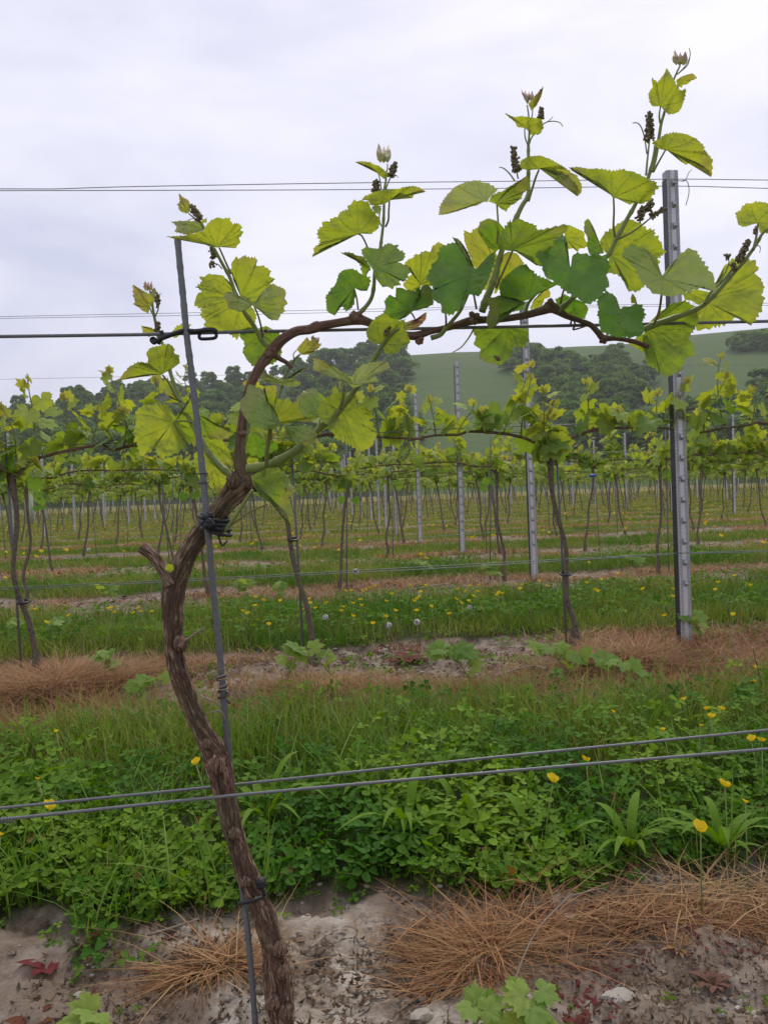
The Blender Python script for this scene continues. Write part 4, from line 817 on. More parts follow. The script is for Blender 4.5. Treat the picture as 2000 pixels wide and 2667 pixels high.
for i, a in enumerate([((235, 1480), 0, .055, 'leafy vine sucker in the brown grass at the left, larger upper one'), ((280, 1535), 0, .05, 'lower leafy sucker trailing over the brown grass at the left'), ((615, 1480), 0, .06, 'upright two-leaved sucker on the strip right of the grey rod'), ((730, 1470), 0, .05, 'pale sucker lying on the strip left of the crimson rosette'), ((1020, 1480), 0, .06, 'broad-leaved sucker on the strip under the middle of the first row'), ((1235, 1450), 0, .055, 'leafy sucker at the foot of the gnarled vine'), ((1210, 1480), 0, .04, 'small sucker left of the gnarled foot'), ((1517, 1385), 0, .05, 'single-leaved sucker right of the nearest post'), ((1390, 1510), 0, .05, 'broad green sucker at the back of the grass lane'), ((540, 1290), 0, .06, 'sucker on the second strip right of the trunk, left one'), ((600, 1300), 0, .05, 'sucker on the second strip right of the trunk, right one'), ((255, 1305), 0, .06, 'sucker at the foot of the leaning vine on the left'), ((1080, 1260), 0, .06, 'sucker on the second strip left of the second post'), ((930, 1255), 0, .05, 'small round-leaved sucker in the middle of the second strip'), ((1380, 1235), 0, .06, 'sucker on the second strip left of the nearest post'), ((40, 1410), 0, .055, 'leafy sucker at the foot of the leftmost vine'), ((120, 1400), 0, .05, 'second sucker at the foot of the leftmost vine')]):
    sucker(a[0], a[1], a[2], a[3], 700 + i)
sucker((1140, 2265), .0, .034, 'bright green lobed sucker at the bottom edge right of centre', 741, .4, 7, .05); sucker((1030, 2260), .0, .036, 'green lobed sucker at the bottom edge centre', 742, .55, 6, .05); sucker((165, 2265), 0, .032, 'green lobed sucker at the bottom left', 743, .5, 4, .04)
def twig(pts_, r, label, seed=0, nb=0):
    P = np.array([onz(x * K, y * K, z) for x, y, z in pts_]); mb = MB(); S = smoothpath(P, .01); tube(mb, S, np.linspace(r, r * .45, len(S)), 6, lambda a, s: 1 + .15 * np.sin(s * 300 + a * 2)); mb.build('twig', M['twig'], None, origin=tuple(P[0]), label=label, cat='twig')
twig([(1105, 2170, .0), (1115, 2110, .02), (1160, 2010, .05), (1235, 1930, .07)], .0014, 'long thin grey twig curving over the dead grass tuft')
twig([(1235, 1935, .07), (1300, 1920, .06), (1330, 1935, .05)], .001, 'short thin twig continuing right from the curved one')
twig([(320, 2020, .02), (370, 2005, .03), (430, 1985, .04)], .0022, 'pale twig lying on the soil at the lower left')
twig([(1065, 1515, .09), (1075, 1540, .04)], .0028, 'short broken twig standing in the grass')
twig([(1180, 1445, .04), (1140, 1440, .03), (1040, 1470, .02)], .0035, 'thin prunings twig on the strip beside the broad sucker')
twig([(860, 1280, .05), (960, 1262, .05), (1000, 1275, .03)], .005, 'long dark twig lying on the second strip')
twig([(200, 1530, .02), (150, 1500, .05), (130, 1490, .08)], .003, 'twig poking from the brown grass at the left'); twig([(1655, 1520, .02), (1625, 1400, .2)], .002, 'tall dry orange stalk near the right edge')
for (px, py, s, lab) in ((1330, 2155, .020, 'large pale flint lying on the soil at the lower right'), (910, 2195, .014, 'pinkish stone at the bottom edge'), (1230, 1985, .010, 'whitish stone in the tuft of dead grass'), (500, 2205, .011, 'white chalk stone at the bottom left of the trunk'), (700, 1425, .013, 'white chalk stone on the strip under the first row'), (1040, 1975, .009, 'small white stone in the orange grass tuft'), (175, 2150, .009, 'small white stone near the crimson dock'), (475, 2215, .009, 'small white stone beside the grey rod')):
    P = onz(px * K, py * K, .0); P[2] = float(gz(P[0], P[1])) + s * .12; g2 = np.random.default_rng(px); V = ICO.copy(); mb = MB()
    # subdivide the icosahedron once for a faceted stone
    E = {}; VV = [v for v in V]; FF = []
    def midp(a, b):
        k_ = (min(a, b), max(a, b))
        if k_ not in E: m_ = VV[a] + VV[b]; VV.append(m_ / np.linalg.norm(m_)); E[k_] = len(VV) - 1
        return E[k_]
    for a, b, c_ in ICF: x, y, z = midp(a, b), midp(b, c_), midp(c_, a); FF += [(a, x, z), (b, y, x), (c_, z, y), (x, y, z)]
    VV = np.array(VV); VV = VV * (1 + g2.uniform(-.3, .25, (len(VV), 1))) * [s * 1.0, s * .75, s * .5]
    mb.add(P + VV, FF); mb.build('stone', M['stone'], None, origin=tuple(P), label=lab, cat='stone', smooth=False)
#@@FOREGROUND
# ------------------------------------------------------------------ the foreground vine
CROP = {0: (0, 0, K), 1: (300, 450, .3014), 2: (780, 350, .2486), 3: (1050, 380, .2411), 4: (1380, 380, .2411), 5: (1600, 450, .2486), 6: (300, 850, .2486), 7: (600, 800, .3134), 8: (1300, 100, .3617), 9: (1050, 600, .5726)}
def cp(c, pts_):
    ox, oy, s = CROP[c]; a = np.asarray(pts_, float).reshape(-1, 2); return np.stack([ox + a[:, 0] * s, oy + a[:, 1] * s], -1)
VB = onrow(608 * K, 2235 * K, Y0); VORG = (VB[0], Y0, float(gz(VB[0], np.array(Y0))))
vine = thing('grapevine', VORG, 'large foreground grapevine, gnarled trunk leaning past a grey rod, cane bent right along the wire', 'grapevine')
def w3(P, yo): return onrow(P[..., 0], P[..., 1], Y0 + yo)
PXM = FN / Y0                                      # photo pixels per metre on the foreground row
def leaf(parent, c, J, O, side='d', mat_=.3, yo=0.0, tx=0.0, ty=None, curl=.10, red=0.0, teeth=1.0, name='leaf'):
    J = cp(c, J)[0]; O = cp(c, O); seed = int(abs(J[0] * 7 + J[1] * 3)) % 9973; g = np.random.default_rng(seed)
    Oc = np.vstack([O, O[:1]]); seg = np.linalg.norm(np.diff(Oc, axis=0), axis=1); s = np.concatenate([[0], np.cumsum(seg)]); per = s[-1]
    size = math.sqrt(abs(.5 * np.sum(Oc[:-1, 0] * Oc[1:, 1] - Oc[1:, 0] * Oc[:-1, 1])))
    if size < 45: n = max(36, int(per / 2.6)); nr = 9
    else: n = int(per / 2.8); nr = 22
    q = np.linspace(0, per, n, endpoint=False); B = np.stack([np.interp(q, s, Oc[:, 0]), np.interp(q, s, Oc[:, 1])], -1)
    sm = (np.roll(B, 1, 0) + 2 * B + np.roll(B, -1, 0)) / 4; B = B * .7 + sm * .3
    area = .5 * np.sum(Oc[:-1, 0] * Oc[1:, 1] - Oc[1:, 0] * Oc[:-1, 1]); Tn = np.roll(B, -1, 0) - np.roll(B, 1, 0); Tn /= np.linalg.norm(Tn, axis=1)[:, None] + 1e-9; Nn = np.stack([Tn[:, 1], -Tn[:, 0]], -1) * (1 if area > 0 else -1)
    tp = max(6.5, min(13, size * .085)); tp *= 1.45; wob = np.cumsum(1 + .55 * np.sin(q / 17 + seed) + .35 * np.sin(q / 7.3 + seed * 2)) * (q[1] - q[0]); ph = (wob / tp) % 1; amp = .95 + .45 * np.sin(q / 23 + seed * 3); dJ = np.linalg.norm(B - J, axis=1); near = np.clip((dJ - .22 * size) / (.25 * size), 0, 1)
    B = B + Nn * ((np.minimum(ph / .68, (1 - ph) / .32) - .5) * tp * .40 * amp * teeth * near)[:, None]
    t = np.linspace(0, 1, nr + 1)[1:] ** .9; P = J + (B - J)[None] * t[:, None, None]; P = np.vstack([J[None], P.reshape(-1, 2)])
    d = P - J; r = np.linalg.norm(d, axis=1) / size; th = np.arctan2(d[:, 1], d[:, 0])
    # veins: five main veins fan out from the junction over the leaf's span, chevron side veins off each
    aa = np.arctan2(B[:, 1] - J[1], B[:, 0] - J[0]); cen = B.mean(0) - J; a0 = math.atan2(cen[1], cen[0]); rel = (aa - a0 + np.pi) % (2 * np.pi) - np.pi; ok = dJ > .3 * size; lo, hi = rel[ok].min(), rel[ok].max()
    rel2 = (th - a0 + np.pi) % (2 * np.pi) - np.pi; vein = np.zeros(len(P)); best = np.full(len(P), 9.0); bu = np.zeros(len(P)); R_ = r * size; nv = 5 if hi - lo > 1.6 else 3
    for k in range(nv):
        va = lo + (hi - lo) * (k + .5) / nv + g.uniform(-.07, .07); dd = rel2 - va + .10 * np.sin(r * 4 + k); u = R_ * np.cos(dd); v = np.abs(R_ * np.sin(dd)) + (u < 0) * 99; wv_ = 2.3 * (1 - .5 * np.clip(r, 0, 1)); vein = np.maximum(vein, np.exp(-(v / wv_) ** 2)); m_ = np.abs(dd) < best; bu = np.where(m_, u - v * .75, bu); best = np.minimum(best, np.abs(dd))
    sp_ = max(11, size * .115); f2 = np.abs(((bu / sp_) % 1) - .5) * sp_; vein = np.maximum(vein, .38 * np.exp(-((f2) / 1.4) ** 2) * (r > .12)); sec = np.cos(((bu / sp_) % 1) * 2 * np.pi)
    if ty is None: ty = .75 if side == 'd' else -.65
    tx = tx + g.uniform(-.2, .2)
    dep = (tx * d[:, 0] + ty * d[:, 1]) / PXM
    up = 1 if side == 'd' else -1                   # +: upper surface faces away from the camera
    S = size / PXM; dep += up * S * (-curl * 1.4 * r ** 2 + .10 * r * np.cos(rel2 * 3 + seed) + .05 * np.sin(r * 7 + rel2 * 2) * r) ; dep += up * (vein - .5) * .0009 + up * sec * .00045 * np.clip(r * 2, 0, 1) + .0022 * (vn(P[:, 0] / 9, P[:, 1] / 9, seed) - .5) + .006 * (vn(P[:, 0] / 30, P[:, 1] / 30, seed + 4) - .5) * np.clip(r * 1.5, 0, 1)
    V = onrow(P[:, 0], P[:, 1], Y0 + yo + dep); T = [(0, 1 + i, 1 + (i + 1) % n) for i in range(n)]; i = np.arange(n); i2 = (i + 1) % n; Q = []
    for k in range(nr - 1): o = 1 + k * n; Q.append(np.stack([o + i, o + n + i, o + n + i2, o + i2], -1))
    T = np.array(T); Q = np.concatenate(Q)
    # winding: the upper surface is the front face
    if (area > 0) == (side == 'u'): T = T[:, ::-1]; Q = Q[:, ::-1]
    mt = np.clip(mat_ + .12 * (vn(P[:, 0] / 22, P[:, 1] / 22, 3 + seed) - .5) * 2, 0, 1); rd = np.clip(red * (1.3 * r - .1) + (red > 0) * .1, 0, 1)
    if red == 0: rd = np.clip((r * 1.25 - 1.12) * 1.2, 0, .25)
    return mk(name, V, [T, Q], M['leaf'], parent, lf=np.stack([vein, mt, rd], -1))
def stalk(parent, name, c, pts_, r0, r1, yo=0.0, yo1=None, red=.0, n=8, m_='stem', node=False):
    P = cp(c, pts_); P3 = np.column_stack([P, np.linspace(yo, yo if yo1 is None else yo1, len(P)), np.linspace(r0, r1, len(P))]); S = smoothpath(P3, 4.0); V = onrow(S[:, 0], S[:, 1], Y0 + S[:, 2]); mb = MB(); rad = S[:, 3] / PXM
    rf = None
    if node: L_ = len(S); k0 = 30.0; rf = (lambda a, s: 1 + .22 * np.exp(-((((s * PXM + 9) % 62) - 31) / 6.0) ** 2) + .03 * np.sin(a * 4 + s * 60))
    tube(mb, V, rad, n, rf, lf=(0, 0, red)); return mb.build(name, M[m_], parent)
def cluster(parent, c, p0, p1, wd, yo=0.0, n=34, name='flower_cluster'):
    a, b = cp(c, p0)[0], cp(c, p1)[0]; wd = wd * CROP[c][2]; g = np.random.default_rng(int(a[0] + a[1])); mb = MB(); A, B = w3(a, yo), w3(b, yo); tube(mb, np.array([A, (A + B) / 2, B]), [.0014, .0012, .0006], 5, lf=(0, .3, 0)); ax = B - A; L_ = np.linalg.norm(ax); ax /= L_; s_ = np.cross(ax, (0, 1, 0)); s_ /= np.linalg.norm(s_); t_ = np.cross(ax, s_); W_ = wd / PXM / 2
    for k in range(n):
        f = (k + .5) / n; an = k * 2.4; rr_ = W_ * (1.0 - .65 * f) * g.uniform(.55, 1.0); C_ = A + ax * L_ * f * 1.02 + (s_ * math.cos(an) + t_ * math.sin(an)) * rr_
        for q in range(3): blob(mb, C_ + g.normal(size=3) * .0009, g.uniform(.0011, .0018), (0, g.uniform(0, 1), g.uniform(0, .35)), .12, g)
    return mb.build(name, M['bunch'], parent, smooth=False)
def bud(parent, c, cx, cy, w_, h, yo=0.0, ang=0.0, red=.65):
    """a shoot tip: furled pointed leaflets round a small core"""
    ca, sa = math.cos(ang), math.sin(ang)
    for k, (dx, lean, s_) in enumerate(((-.30, -.30, 1.0), (.30, .32, .95), (0, .05, .85), (-.1, .12, .62))):
        pl = [(0, 0), (-.42, -.22), (-.5, -.5), (-.28, -.82), (-.05, -1.12), (.2, -.85), (.46, -.5), (.38, -.2)]; O = []
        for u, v in pl: x = (u * .62 + dx) * w_ * s_ + lean * -v * w_ * .45; y = v * h * s_; O.append((cx + x * ca - y * sa * (1), cy + h * .45 + x * sa + y * ca))
        J = ((O[0][0]), (O[0][1])); leaf(parent, c, J, O, 'd' if k % 2 else 'u', .12, yo + (k - 1.5) * .0022, tx=lean, ty=0, curl=.5 * (-1) ** k, red=red, teeth=.6, name='bud_leaf')
def shoot(c, pts_, r0, r1, yo=0.0, yo1=None, red=0.0):
    return stalk(vine, 'shoot', c, pts_, r0, r1, yo, yo1, red, 10, 'stem', True)
def barkf(k0, amp=1.0):
    def f(a, s):
        x = s * PXM / 100.0
        ns = vn(a * 3.2 + np.sin(x * .7) * 1.3, x * 1.1 + k0, 1) * .5 + vn(np.cos(a) * 5 + np.sin(a) * 3 + k0, x * 2.3, 2) * .3 + vn(np.cos(a) * 11, np.sin(a) * 9 + x * 4, 4) * .2
        rg = np.abs(np.sin(a * 6.0 + 2.2 * vn(np.cos(a) * 2, x * .8 + k0, 5) * 3 + x * .35)); return 1 + amp * (.26 * (ns - .5) + .11 * (rg - .6) + .08 * (vn(np.cos(a) * 2 + 5, x * .55 + np.sin(a), 8) - .5))
    return f
# trunk ---------------------------------------------------------------
TR = np.array([(612, 2262, 62), (611, 2225, 56), (606, 2165, 62), (600, 2110, 60), (590, 2050, 48), (574, 1990, 50), (558, 1945, 44), (532, 1885, 46), (513, 1825, 42), (498, 1770, 46), (486, 1710, 50), (474, 1660, 58), (462, 1625, 60), (444, 1590, 46), (420, 1540, 40), (396, 1480, 40), (381, 1430, 42), (375, 1370, 40), (373, 1320, 44), (376, 1275, 50), (386, 1240, 48), (404, 1200, 42), (432, 1155, 42), (462, 1118, 44), (492, 1080, 46), (515, 1055, 56), (532, 1036, 54), (545, 1022, 30)], float)
def wood_(name, A, parent, yo, mt, n, amp, k0, step=2.6, taper_end=True):
    A = np.asarray(A, float); P = np.column_stack([A[:, :2] * K, np.broadcast_to(yo, (len(A),)), A[:, 2] * K / 2 * .93]); S = smoothpath(P, step); V = onrow(S[:, 0], S[:, 1], Y0 + S[:, 2]); mb = MB(); tube(mb, V, S[:, 3] / PXM, n, barkf(k0, amp)); return mb.build(name, mt, parent)
trunk = wood_('trunk', TR, vine, .004, M['bark'], 84, 1.45, 3.0)
# peeling bark strips lifted off the trunk
gb = np.random.default_rng(12); SB = MB(); TS = smoothpath(np.column_stack([TR[:, :2] * K, TR[:, 2] * K / 2]), 3.0)
for q in range(170):
    i0 = gb.integers(12, len(TS) - 60); ln = gb.integers(12, 46); idx = np.arange(i0, min(i0 + ln, len(TS) - 8)); off = gb.uniform(-.9, .9); S = TS[idx]; f = np.linspace(0, 1, len(idx)); lift = 1.03 + .20 * (np.abs(f - .5) * 2) ** 3
    px = S[:, 0] + off * S[:, 2] * lift * .98; yo = -.0 - np.sqrt(np.maximum(0, 1 - off ** 2)) * S[:, 2] / PXM * (lift) + .003; V = onrow(px, S[:, 1], Y0 + yo); tube(SB, V, np.sin(np.linspace(.2, 2.95, len(idx))) * gb.uniform(.0004, .0014), 4)
SB.build('peeling_bark', M['bark'], vine)
for (x, y, r, d) in ((470, 1650, 19, -.012), (447, 1608, 10, -.016), (390, 1390, 15, -.008), (605, 2050, 16, -.010), (616, 2185, 16, -.012), (507, 1800, 12, -.01), (548, 1042, 17, -.006), (505, 1040, 15, -.008), (470, 1138, 15, -.006), (590, 2165, 16, -.016), (532, 1905, 10, -.012), (612, 2100, 14, -.012)):
    g = np.random.default_rng(x + y); P = onrow(x * K, y * K, Y0 + d); th = np.linspace(0, 2 * np.pi, 14, endpoint=False); ph = np.linspace(.15, np.pi - .15, 9); V = []
    for p_ in ph:
        for t_ in th: rr_ = r * K / PXM * (1 + .22 * math.sin(5 * t_ + p_ * 3 + x) * math.sin(p_ * 4) + g.uniform(-.07, .07)); V.append(P + rr_ * np.array([math.sin(p_) * math.cos(t_), math.sin(p_) * math.sin(t_), math.cos(p_) * 1.15]))
    i = np.arange(8)[:, None] * 14; j = np.arange(14)[None]; j2 = (j + 1) % 14; Q = np.stack([i + j, i + j2, i + 14 + j2, i + 14 + j], -1).reshape(-1, 4); mb = MB(); mb.add(np.array(V), None, Q, None, np.column_stack([np.tile(th / 6.28, 9), np.repeat(ph * .01, 14)])); mb.build('knot', M['bark'], trunk)
wood_('pruned_stub', [(372, 1262, 34), (360, 1240, 30), (343, 1215, 26), (326, 1196, 25), (311, 1184, 27), (306, 1180, 24)], trunk, -.004, M['bark'], 36, .9, 5.0)
wood_('pruned_stub', [(392, 1398, 16), (397, 1388, 14), (403, 1382, 9)], trunk, -.016, M['bark'], 20, .8, 6.0)
stalk(trunk, 'dead_twig', 0, [(400, 1384), (415, 1374), (428, 1365), (441, 1357)], 3.2, 2.2, -.018, m_='twig')
wood_('pruned_stub', [(590, 765, 15), (606, 776, 11), (622, 785, 9), (630, 796, 8)], trunk, -.002, M['cane'], 20, .6, 7.0)
wood_('pruned_stub', [(462, 1128, 26), (478, 1140, 24), (488, 1146, 15)], trunk, -.008, M['bark'], 24, 1.3, 8.0)
leaf(trunk, 0, (367, 1232), [(358, 1232), (358, 1222), (366, 1218), (375, 1221), (377, 1230), (370, 1237)], 'd', .3, -.02, teeth=.2, name='bud_leaf')
# cane ----------------------------------------------------------------
CN = [(528, 1040, 34), (521, 1010, 30), (519, 975, 24), (521, 945, 21), (526, 900, 20), (533, 860, 20), (545, 825, 20), (560, 795, 22), (577, 772, 24), (592, 752, 26), (612, 732, 23), (640, 716, 21), (668, 712, 21), (684, 706, 25), (692, 704, 20), (720, 699, 19), (750, 694, 20), (772, 690, 25), (790, 694, 20), (820, 706, 16), (850, 718, 15), (878, 724, 18), (900, 725, 20), (930, 716, 15), (970, 707, 15), (1018, 693, 20), (1048, 691, 17), (1085, 689, 16), (1130, 682, 17), (1170, 671, 20), (1190, 664, 27), (1206, 672, 20), (1224, 683, 14), (1250, 692, 12), (1275, 702, 13), (1291, 718, 14), (1303, 730, 16), (1330, 731, 12), (1365, 737, 11), (1400, 749, 11)]
cane = wood_('cane', CN, vine, np.interp(np.arange(len(CN)), [0, 8, 17, 22, 30, 39], [0, -.006, -.004, .006, -.004, .002]), M['cane'], 40, .55, 9.0)
for (x, y, r, yo) in ((575, 765, 10, -.01), (770, 684, 13, -.008), (686, 705, 11, -.006), (1020, 690, 12, -.004), (1189, 662, 13, -.008), (905, 738, 9, 0), (1303, 733, 9, -.004), (523, 935, 9, -.006), (594, 762, 9, -.008)):
    mb = MB(); P = onrow(x * K, y * K, Y0 + yo); g = np.random.default_rng(x)
    for q in range(7): blob(mb, P + g.normal(size=3) * r * K / PXM * .35, r * K / PXM * .62, None, .2, g)
    mb.build('node', M['cane'], cane)
# ---- shoot A: left, behind the rod and past the clip
A = shoot(6, [(1215, 1570), (1080, 1440), (980, 1320), (900, 1180), (800, 1010), (700, 810), (630, 640), (580, 480), (520, 260), (480, 130), (450, 0)], 8.5, 3.2, .0, .035)
stalk(A, 'stem_tip', 1, [(380, 1450), (360, 1340), (340, 1240), (325, 1150), (325, 1080), (300, 1020)], 4.6, 2.2, .035)
stalk(A, 'petiole', 6, [(690, 790), (640, 740), (570, 600), (500, 510)], 3.0, 2.4, -.004, -.02, .35)
stalk(A, 'petiole', 1, [(335, 1235), (310, 1190), (300, 1160)], 2, 1.6, .03)
leaf(A, 1, (298, 1160), [(155, 965), (215, 1000), (265, 1030), (310, 1050), (345, 1100), (340, 1130), (300, 1165), (290, 1215), (240, 1195), (205, 1160), (150, 1130), (185, 1120), (160, 1085), (155, 1040)], 'd', 0, .025, ty=.4, red=.35)
leaf(A, 1, (345, 1075), [(300, 1040), (340, 985), (355, 1020), (350, 1075), (330, 1090)], 'u', .1, .03, red=.3)
bud(A, 1, 288, 985, 62, 80, .03)
cluster(A, 1, (375, 1150), (365, 1045), 44, .03, 12); stalk(A, 'tendril', 1, [(350, 1240), (375, 1170), (372, 1090), (385, 1050), (402, 1045)], 2, 1, .03)
cluster(A, 1, (372, 1370), (372, 1290), 50, .03, 16)
leaf(A, 1, (352, 1375), [(225, 1325), (290, 1330), (350, 1360), (345, 1405), (300, 1415), (240, 1400), (240, 1360)], 'd', .05, .04, red=.15)
leaf(A, 1, (540, 1418), [(495, 1375), (530, 1325), (590, 1300), (665, 1312), (600, 1345), (570, 1390), (535, 1425), (500, 1425)], 'd', .1, .05)
leaf(A, 6, (500, 498), [(25, 570), (80, 510), (140, 430), (230, 380), (290, 375), (350, 390), (340, 330), (325, 290), (360, 230), (420, 210), (490, 200), (510, 175), (545, 200), (560, 170), (590, 210), (615, 205), (620, 260), (630, 300), (670, 290), (680, 385), (640, 410), (600, 445), (530, 480), (490, 510), (300, 510), (120, 540)], 'd', .18, -.02, ty=.5)
leaf(A, 6, (605, 1000), [(205, 960), (220, 890), (270, 840), (380, 810), (480, 810), (560, 820), (600, 900), (640, 960), (690, 1060), (740, 1150), (740, 1220), (720, 1280), (650, 1330), (570, 1355), (510, 1370), (440, 1340), (420, 1250), (380, 1310), (280, 1355), (240, 1290), (230, 1220), (190, 1210), (215, 1150), (180, 1125), (210, 1050), (230, 990)], 'd', .2, .012, ty=.3)
leaf(A, 6, (640, 1000), [(620, 960), (700, 870), (790, 760), (830, 850), (845, 960), (870, 1100), (860, 1270), (740, 1200), (690, 1080)], 'd', .55, .022)
stalk(A, 'petiole', 6, [(800, 1010), (720, 990), (620, 1000)], 2.6, 2.2, .01)
leaf(A, 6, (880, 930), [(862, 888), (960, 955), (1080, 1055), (1200, 1100), (1255, 1122), (1190, 1160), (1110, 1190), (1010, 1185), (910, 1130), (870, 1000)], 'd', .6, -.004)
leaf(A, 6, (1000, 1215), [(900, 1150), (1020, 1180), (1120, 1185), (1180, 1270), (1245, 1420), (1220, 1480), (1120, 1450), (1030, 1380), (980, 1290)], 'd', .35, .03)
leaf(A, 6, (990, 1400), [(825, 1400), (850, 1340), (930, 1290), (1000, 1370), (1060, 1470), (1130, 1540), (1195, 1590), (1165, 1670), (1110, 1750), (1020, 1700), (950, 1650), (890, 1610), (850, 1520)], 'd', .12, .03, ty=.3)
leaf(A, 6, (700, 800), [(530, 700), (590, 700), (620, 740), (680, 770), (720, 800), (640, 800), (540, 800), (600, 765)], 'd', .1, .03)
leaf(A, 6, (720, 790), [(700, 780), (740, 730), (775, 690), (770, 760), (745, 810)], 'd', .25, .02)
# ---- shoot B: up from the bend of the cane, right of the rod
Bs = shoot(1, [(1310, 1500), (1260, 1430), (1180, 1290), (1110, 1190), (1040, 1040), (990, 900), (930, 790), (870, 680), (830, 620), (770, 480), (735, 420)], 6.6, 2.6, -.006, -.02)
stalk(Bs, 'stem_tip', 1, [(735, 425), (690, 395), (635, 350)], 2.2, 1.6, -.02)
stalk(Bs, 'petiole', 1, [(1005, 875), (960, 780), (925, 700), (900, 645)], 2.6, 2.0, -.02, -.03, .55); stalk(Bs, 'petiole', 1, [(1275, 1420), (1262, 1330), (1235, 1230), (1200, 1150)], 2.6, 2.0, -.012, -.04, .6)
stalk(Bs, 'tendril', 1, [(925, 830), (895, 795), (862, 783), (830, 790)], 1.6, .9, -.02); cluster(Bs, 1, (862, 778), (815, 795), 30, -.02, 7); stalk(Bs, 'tendril', 1, [(735, 425), (700, 402), (665, 397), (632, 410)], 1.4, .8, -.02)
leaf(Bs, 1, (885, 640), [(440, 552), (560, 545), (620, 540), (700, 515), (765, 500), (790, 450), (835, 405), (885, 388), (930, 395), (990, 388), (1010, 440), (1075, 435), (1100, 470), (1085, 500), (1112, 518), (1075, 560), (1080, 600), (1045, 650), (960, 640), (920, 635), (885, 648), (820, 630), (700, 600), (560, 578)], 'd', .12, -.03, ty=.6)
leaf(Bs, 1, (768, 490), [(485, 425), (560, 415), (640, 415), (720, 420), (765, 455), (778, 495), (700, 520), (610, 537), (560, 520), (510, 510), (535, 470), (510, 440)], 'u', .25, -.005)
leaf(Bs, 1, (635, 345), [(550, 170), (580, 205), (640, 240), (655, 290), (650, 330), (620, 355), (585, 340), (555, 310), (535, 275), (560, 250)], 'd', .1, -.02, ty=.2, red=.3)
cluster(Bs, 1, (735, 400), (668, 292), 62, -.022, 34); leaf(Bs, 1, (752, 425), [(745, 420), (765, 400), (795, 385), (790, 425), (760, 440)], 'd', .1, -.016)
cluster(Bs, 1, (862, 735), (830, 645), 52, -.004, 22)
leaf(Bs, 1, (1085, 1085), [(795, 875), (850, 875), (930, 890), (975, 930), (1010, 990), (1050, 1050), (1110, 1120), (1200, 1180), (1225, 1240), (1205, 1310), (1150, 1365), (1085, 1395), (1045, 1440), (1000, 1400), (920, 1375), (850, 1360), (775, 1320), (775, 1250), (740, 1250), (745, 1170), (690, 1155), (700, 1060), (750, 1020), (695, 985), (745, 950), (740, 900)], 'd', .16, .012, ty=.35)
leaf(Bs, 1, (1095, 1090), [(1000, 850), (1010, 770), (1045, 720), (1070, 745), (1120, 710), (1150, 730), (1220, 730), (1228, 800), (1290, 805), (1350, 850), (1330, 895), (1385, 915), (1350, 950), (1330, 1050), (1280, 1130), (1200, 1150), (1100, 1110), (1060, 1010), (1030, 920)], 'd', .22, .006, ty=.4)
leaf(Bs, 1, (1190, 1145), [(935, 1080), (960, 1030), (1010, 1030), (1080, 1060), (1140, 1080), (1198, 1130), (1160, 1170), (1080, 1200), (1040, 1195), (970, 1165), (975, 1120)], 'u', .25, -.045, ty=-.3)
leaf(Bs, 1, (1195, 1140), [(1190, 1130), (1230, 1120), (1260, 1060), (1300, 990), (1370, 955), (1390, 975), (1430, 985), (1470, 1010), (1480, 1045), (1465, 1080), (1490, 1130), (1455, 1165), (1475, 1200), (1435, 1215), (1410, 1275), (1340, 1270), (1310, 1225), (1265, 1200), (1205, 1165)], 'u', .25, -.045, tx=.3, ty=-.3)
leaf(Bs, 7, (268, 225), [(90, 190), (150, 165), (220, 180), (300, 155), (345, 180), (400, 200), (420, 260), (425, 340), (430, 380), (400, 440), (340, 480), (240, 495), (185, 490), (140, 440), (100, 370), (120, 310), (85, 240)], 'd', .72, .018, ty=.3)
# ---- shoot C: upright from the cane
Cs = shoot(2, [(600, 1900), (690, 1810), (755, 1710), (780, 1580), (790, 1420), (840, 1220), (865, 1050), (880, 900), (885, 740), (885, 600), (905, 480), (905, 390)], 5.6, 2.4, -.006, .0)
stalk(Cs, 'stem_tip', 2, [(905, 400), (920, 370), (922, 310)], 2, 1.5, 0)
stalk(Cs, 'petiole', 2, [(900, 970), (930, 900), (935, 800), (942, 700)], 2.8, 2.2, -.002, -.012, .45); stalk(Cs, 'petiole', 2, [(715, 1190), (680, 1110), (650, 1060), (618, 1045)], 2.4, 2.0, -.01, -.02, .5)
stalk(Cs, 'petiole', 2, [(615, 1840), (600, 1720), (575, 1620)], 2.4, 2, -.008, -.016, .5); stalk(Cs, 'petiole', 2, [(855, 570), (845, 490), (828, 415)], 1.8, 1.4, 0); stalk(Cs, 'petiole', 2, [(1210, 1945), (1195, 1900), (1172, 1870)], 1.8, 1.6, -.012); stalk(Cs, 'petiole', 2, [(855, 960), (835, 880), (850, 780)], 2, 1.6, .008)
stalk(Cs, 'petiole', 2, [(905, 570), (935, 490), (960, 440)], 2, 1.6, .002)
bud(Cs, 2, 885, 215, 120, 190, 0, .0, .3)
leaf(Cs, 2, (828, 412), [(580, 290), (640, 280), (720, 290), (800, 310), (860, 350), (910, 395), (930, 440), (890, 470), (850, 440), (810, 405), (750, 350), (680, 315)], 'd', .08, -.006)
cluster(Cs, 2, (800, 595), (798, 495), 66, .006, 26); cluster(Cs, 2, (955, 440), (1000, 300), 62, 0, 34); stalk(Cs, 'tendril', 2, [(950, 460), (990, 425), (1020, 432), (1032, 455)], 1.4, .8, 0)
leaf(Cs, 2, (942, 690), [(640, 685), (700, 640), (790, 600), (880, 580), (960, 580), (1050, 560), (1120, 548), (1200, 540), (1260, 555), (1325, 600), (1260, 580), (1210, 620), (1180, 670), (1120, 630), (1060, 615), (1000, 660), (945, 698), (880, 735), (800, 750), (740, 740), (720, 690)], 'd', .18, -.014, ty=.6)
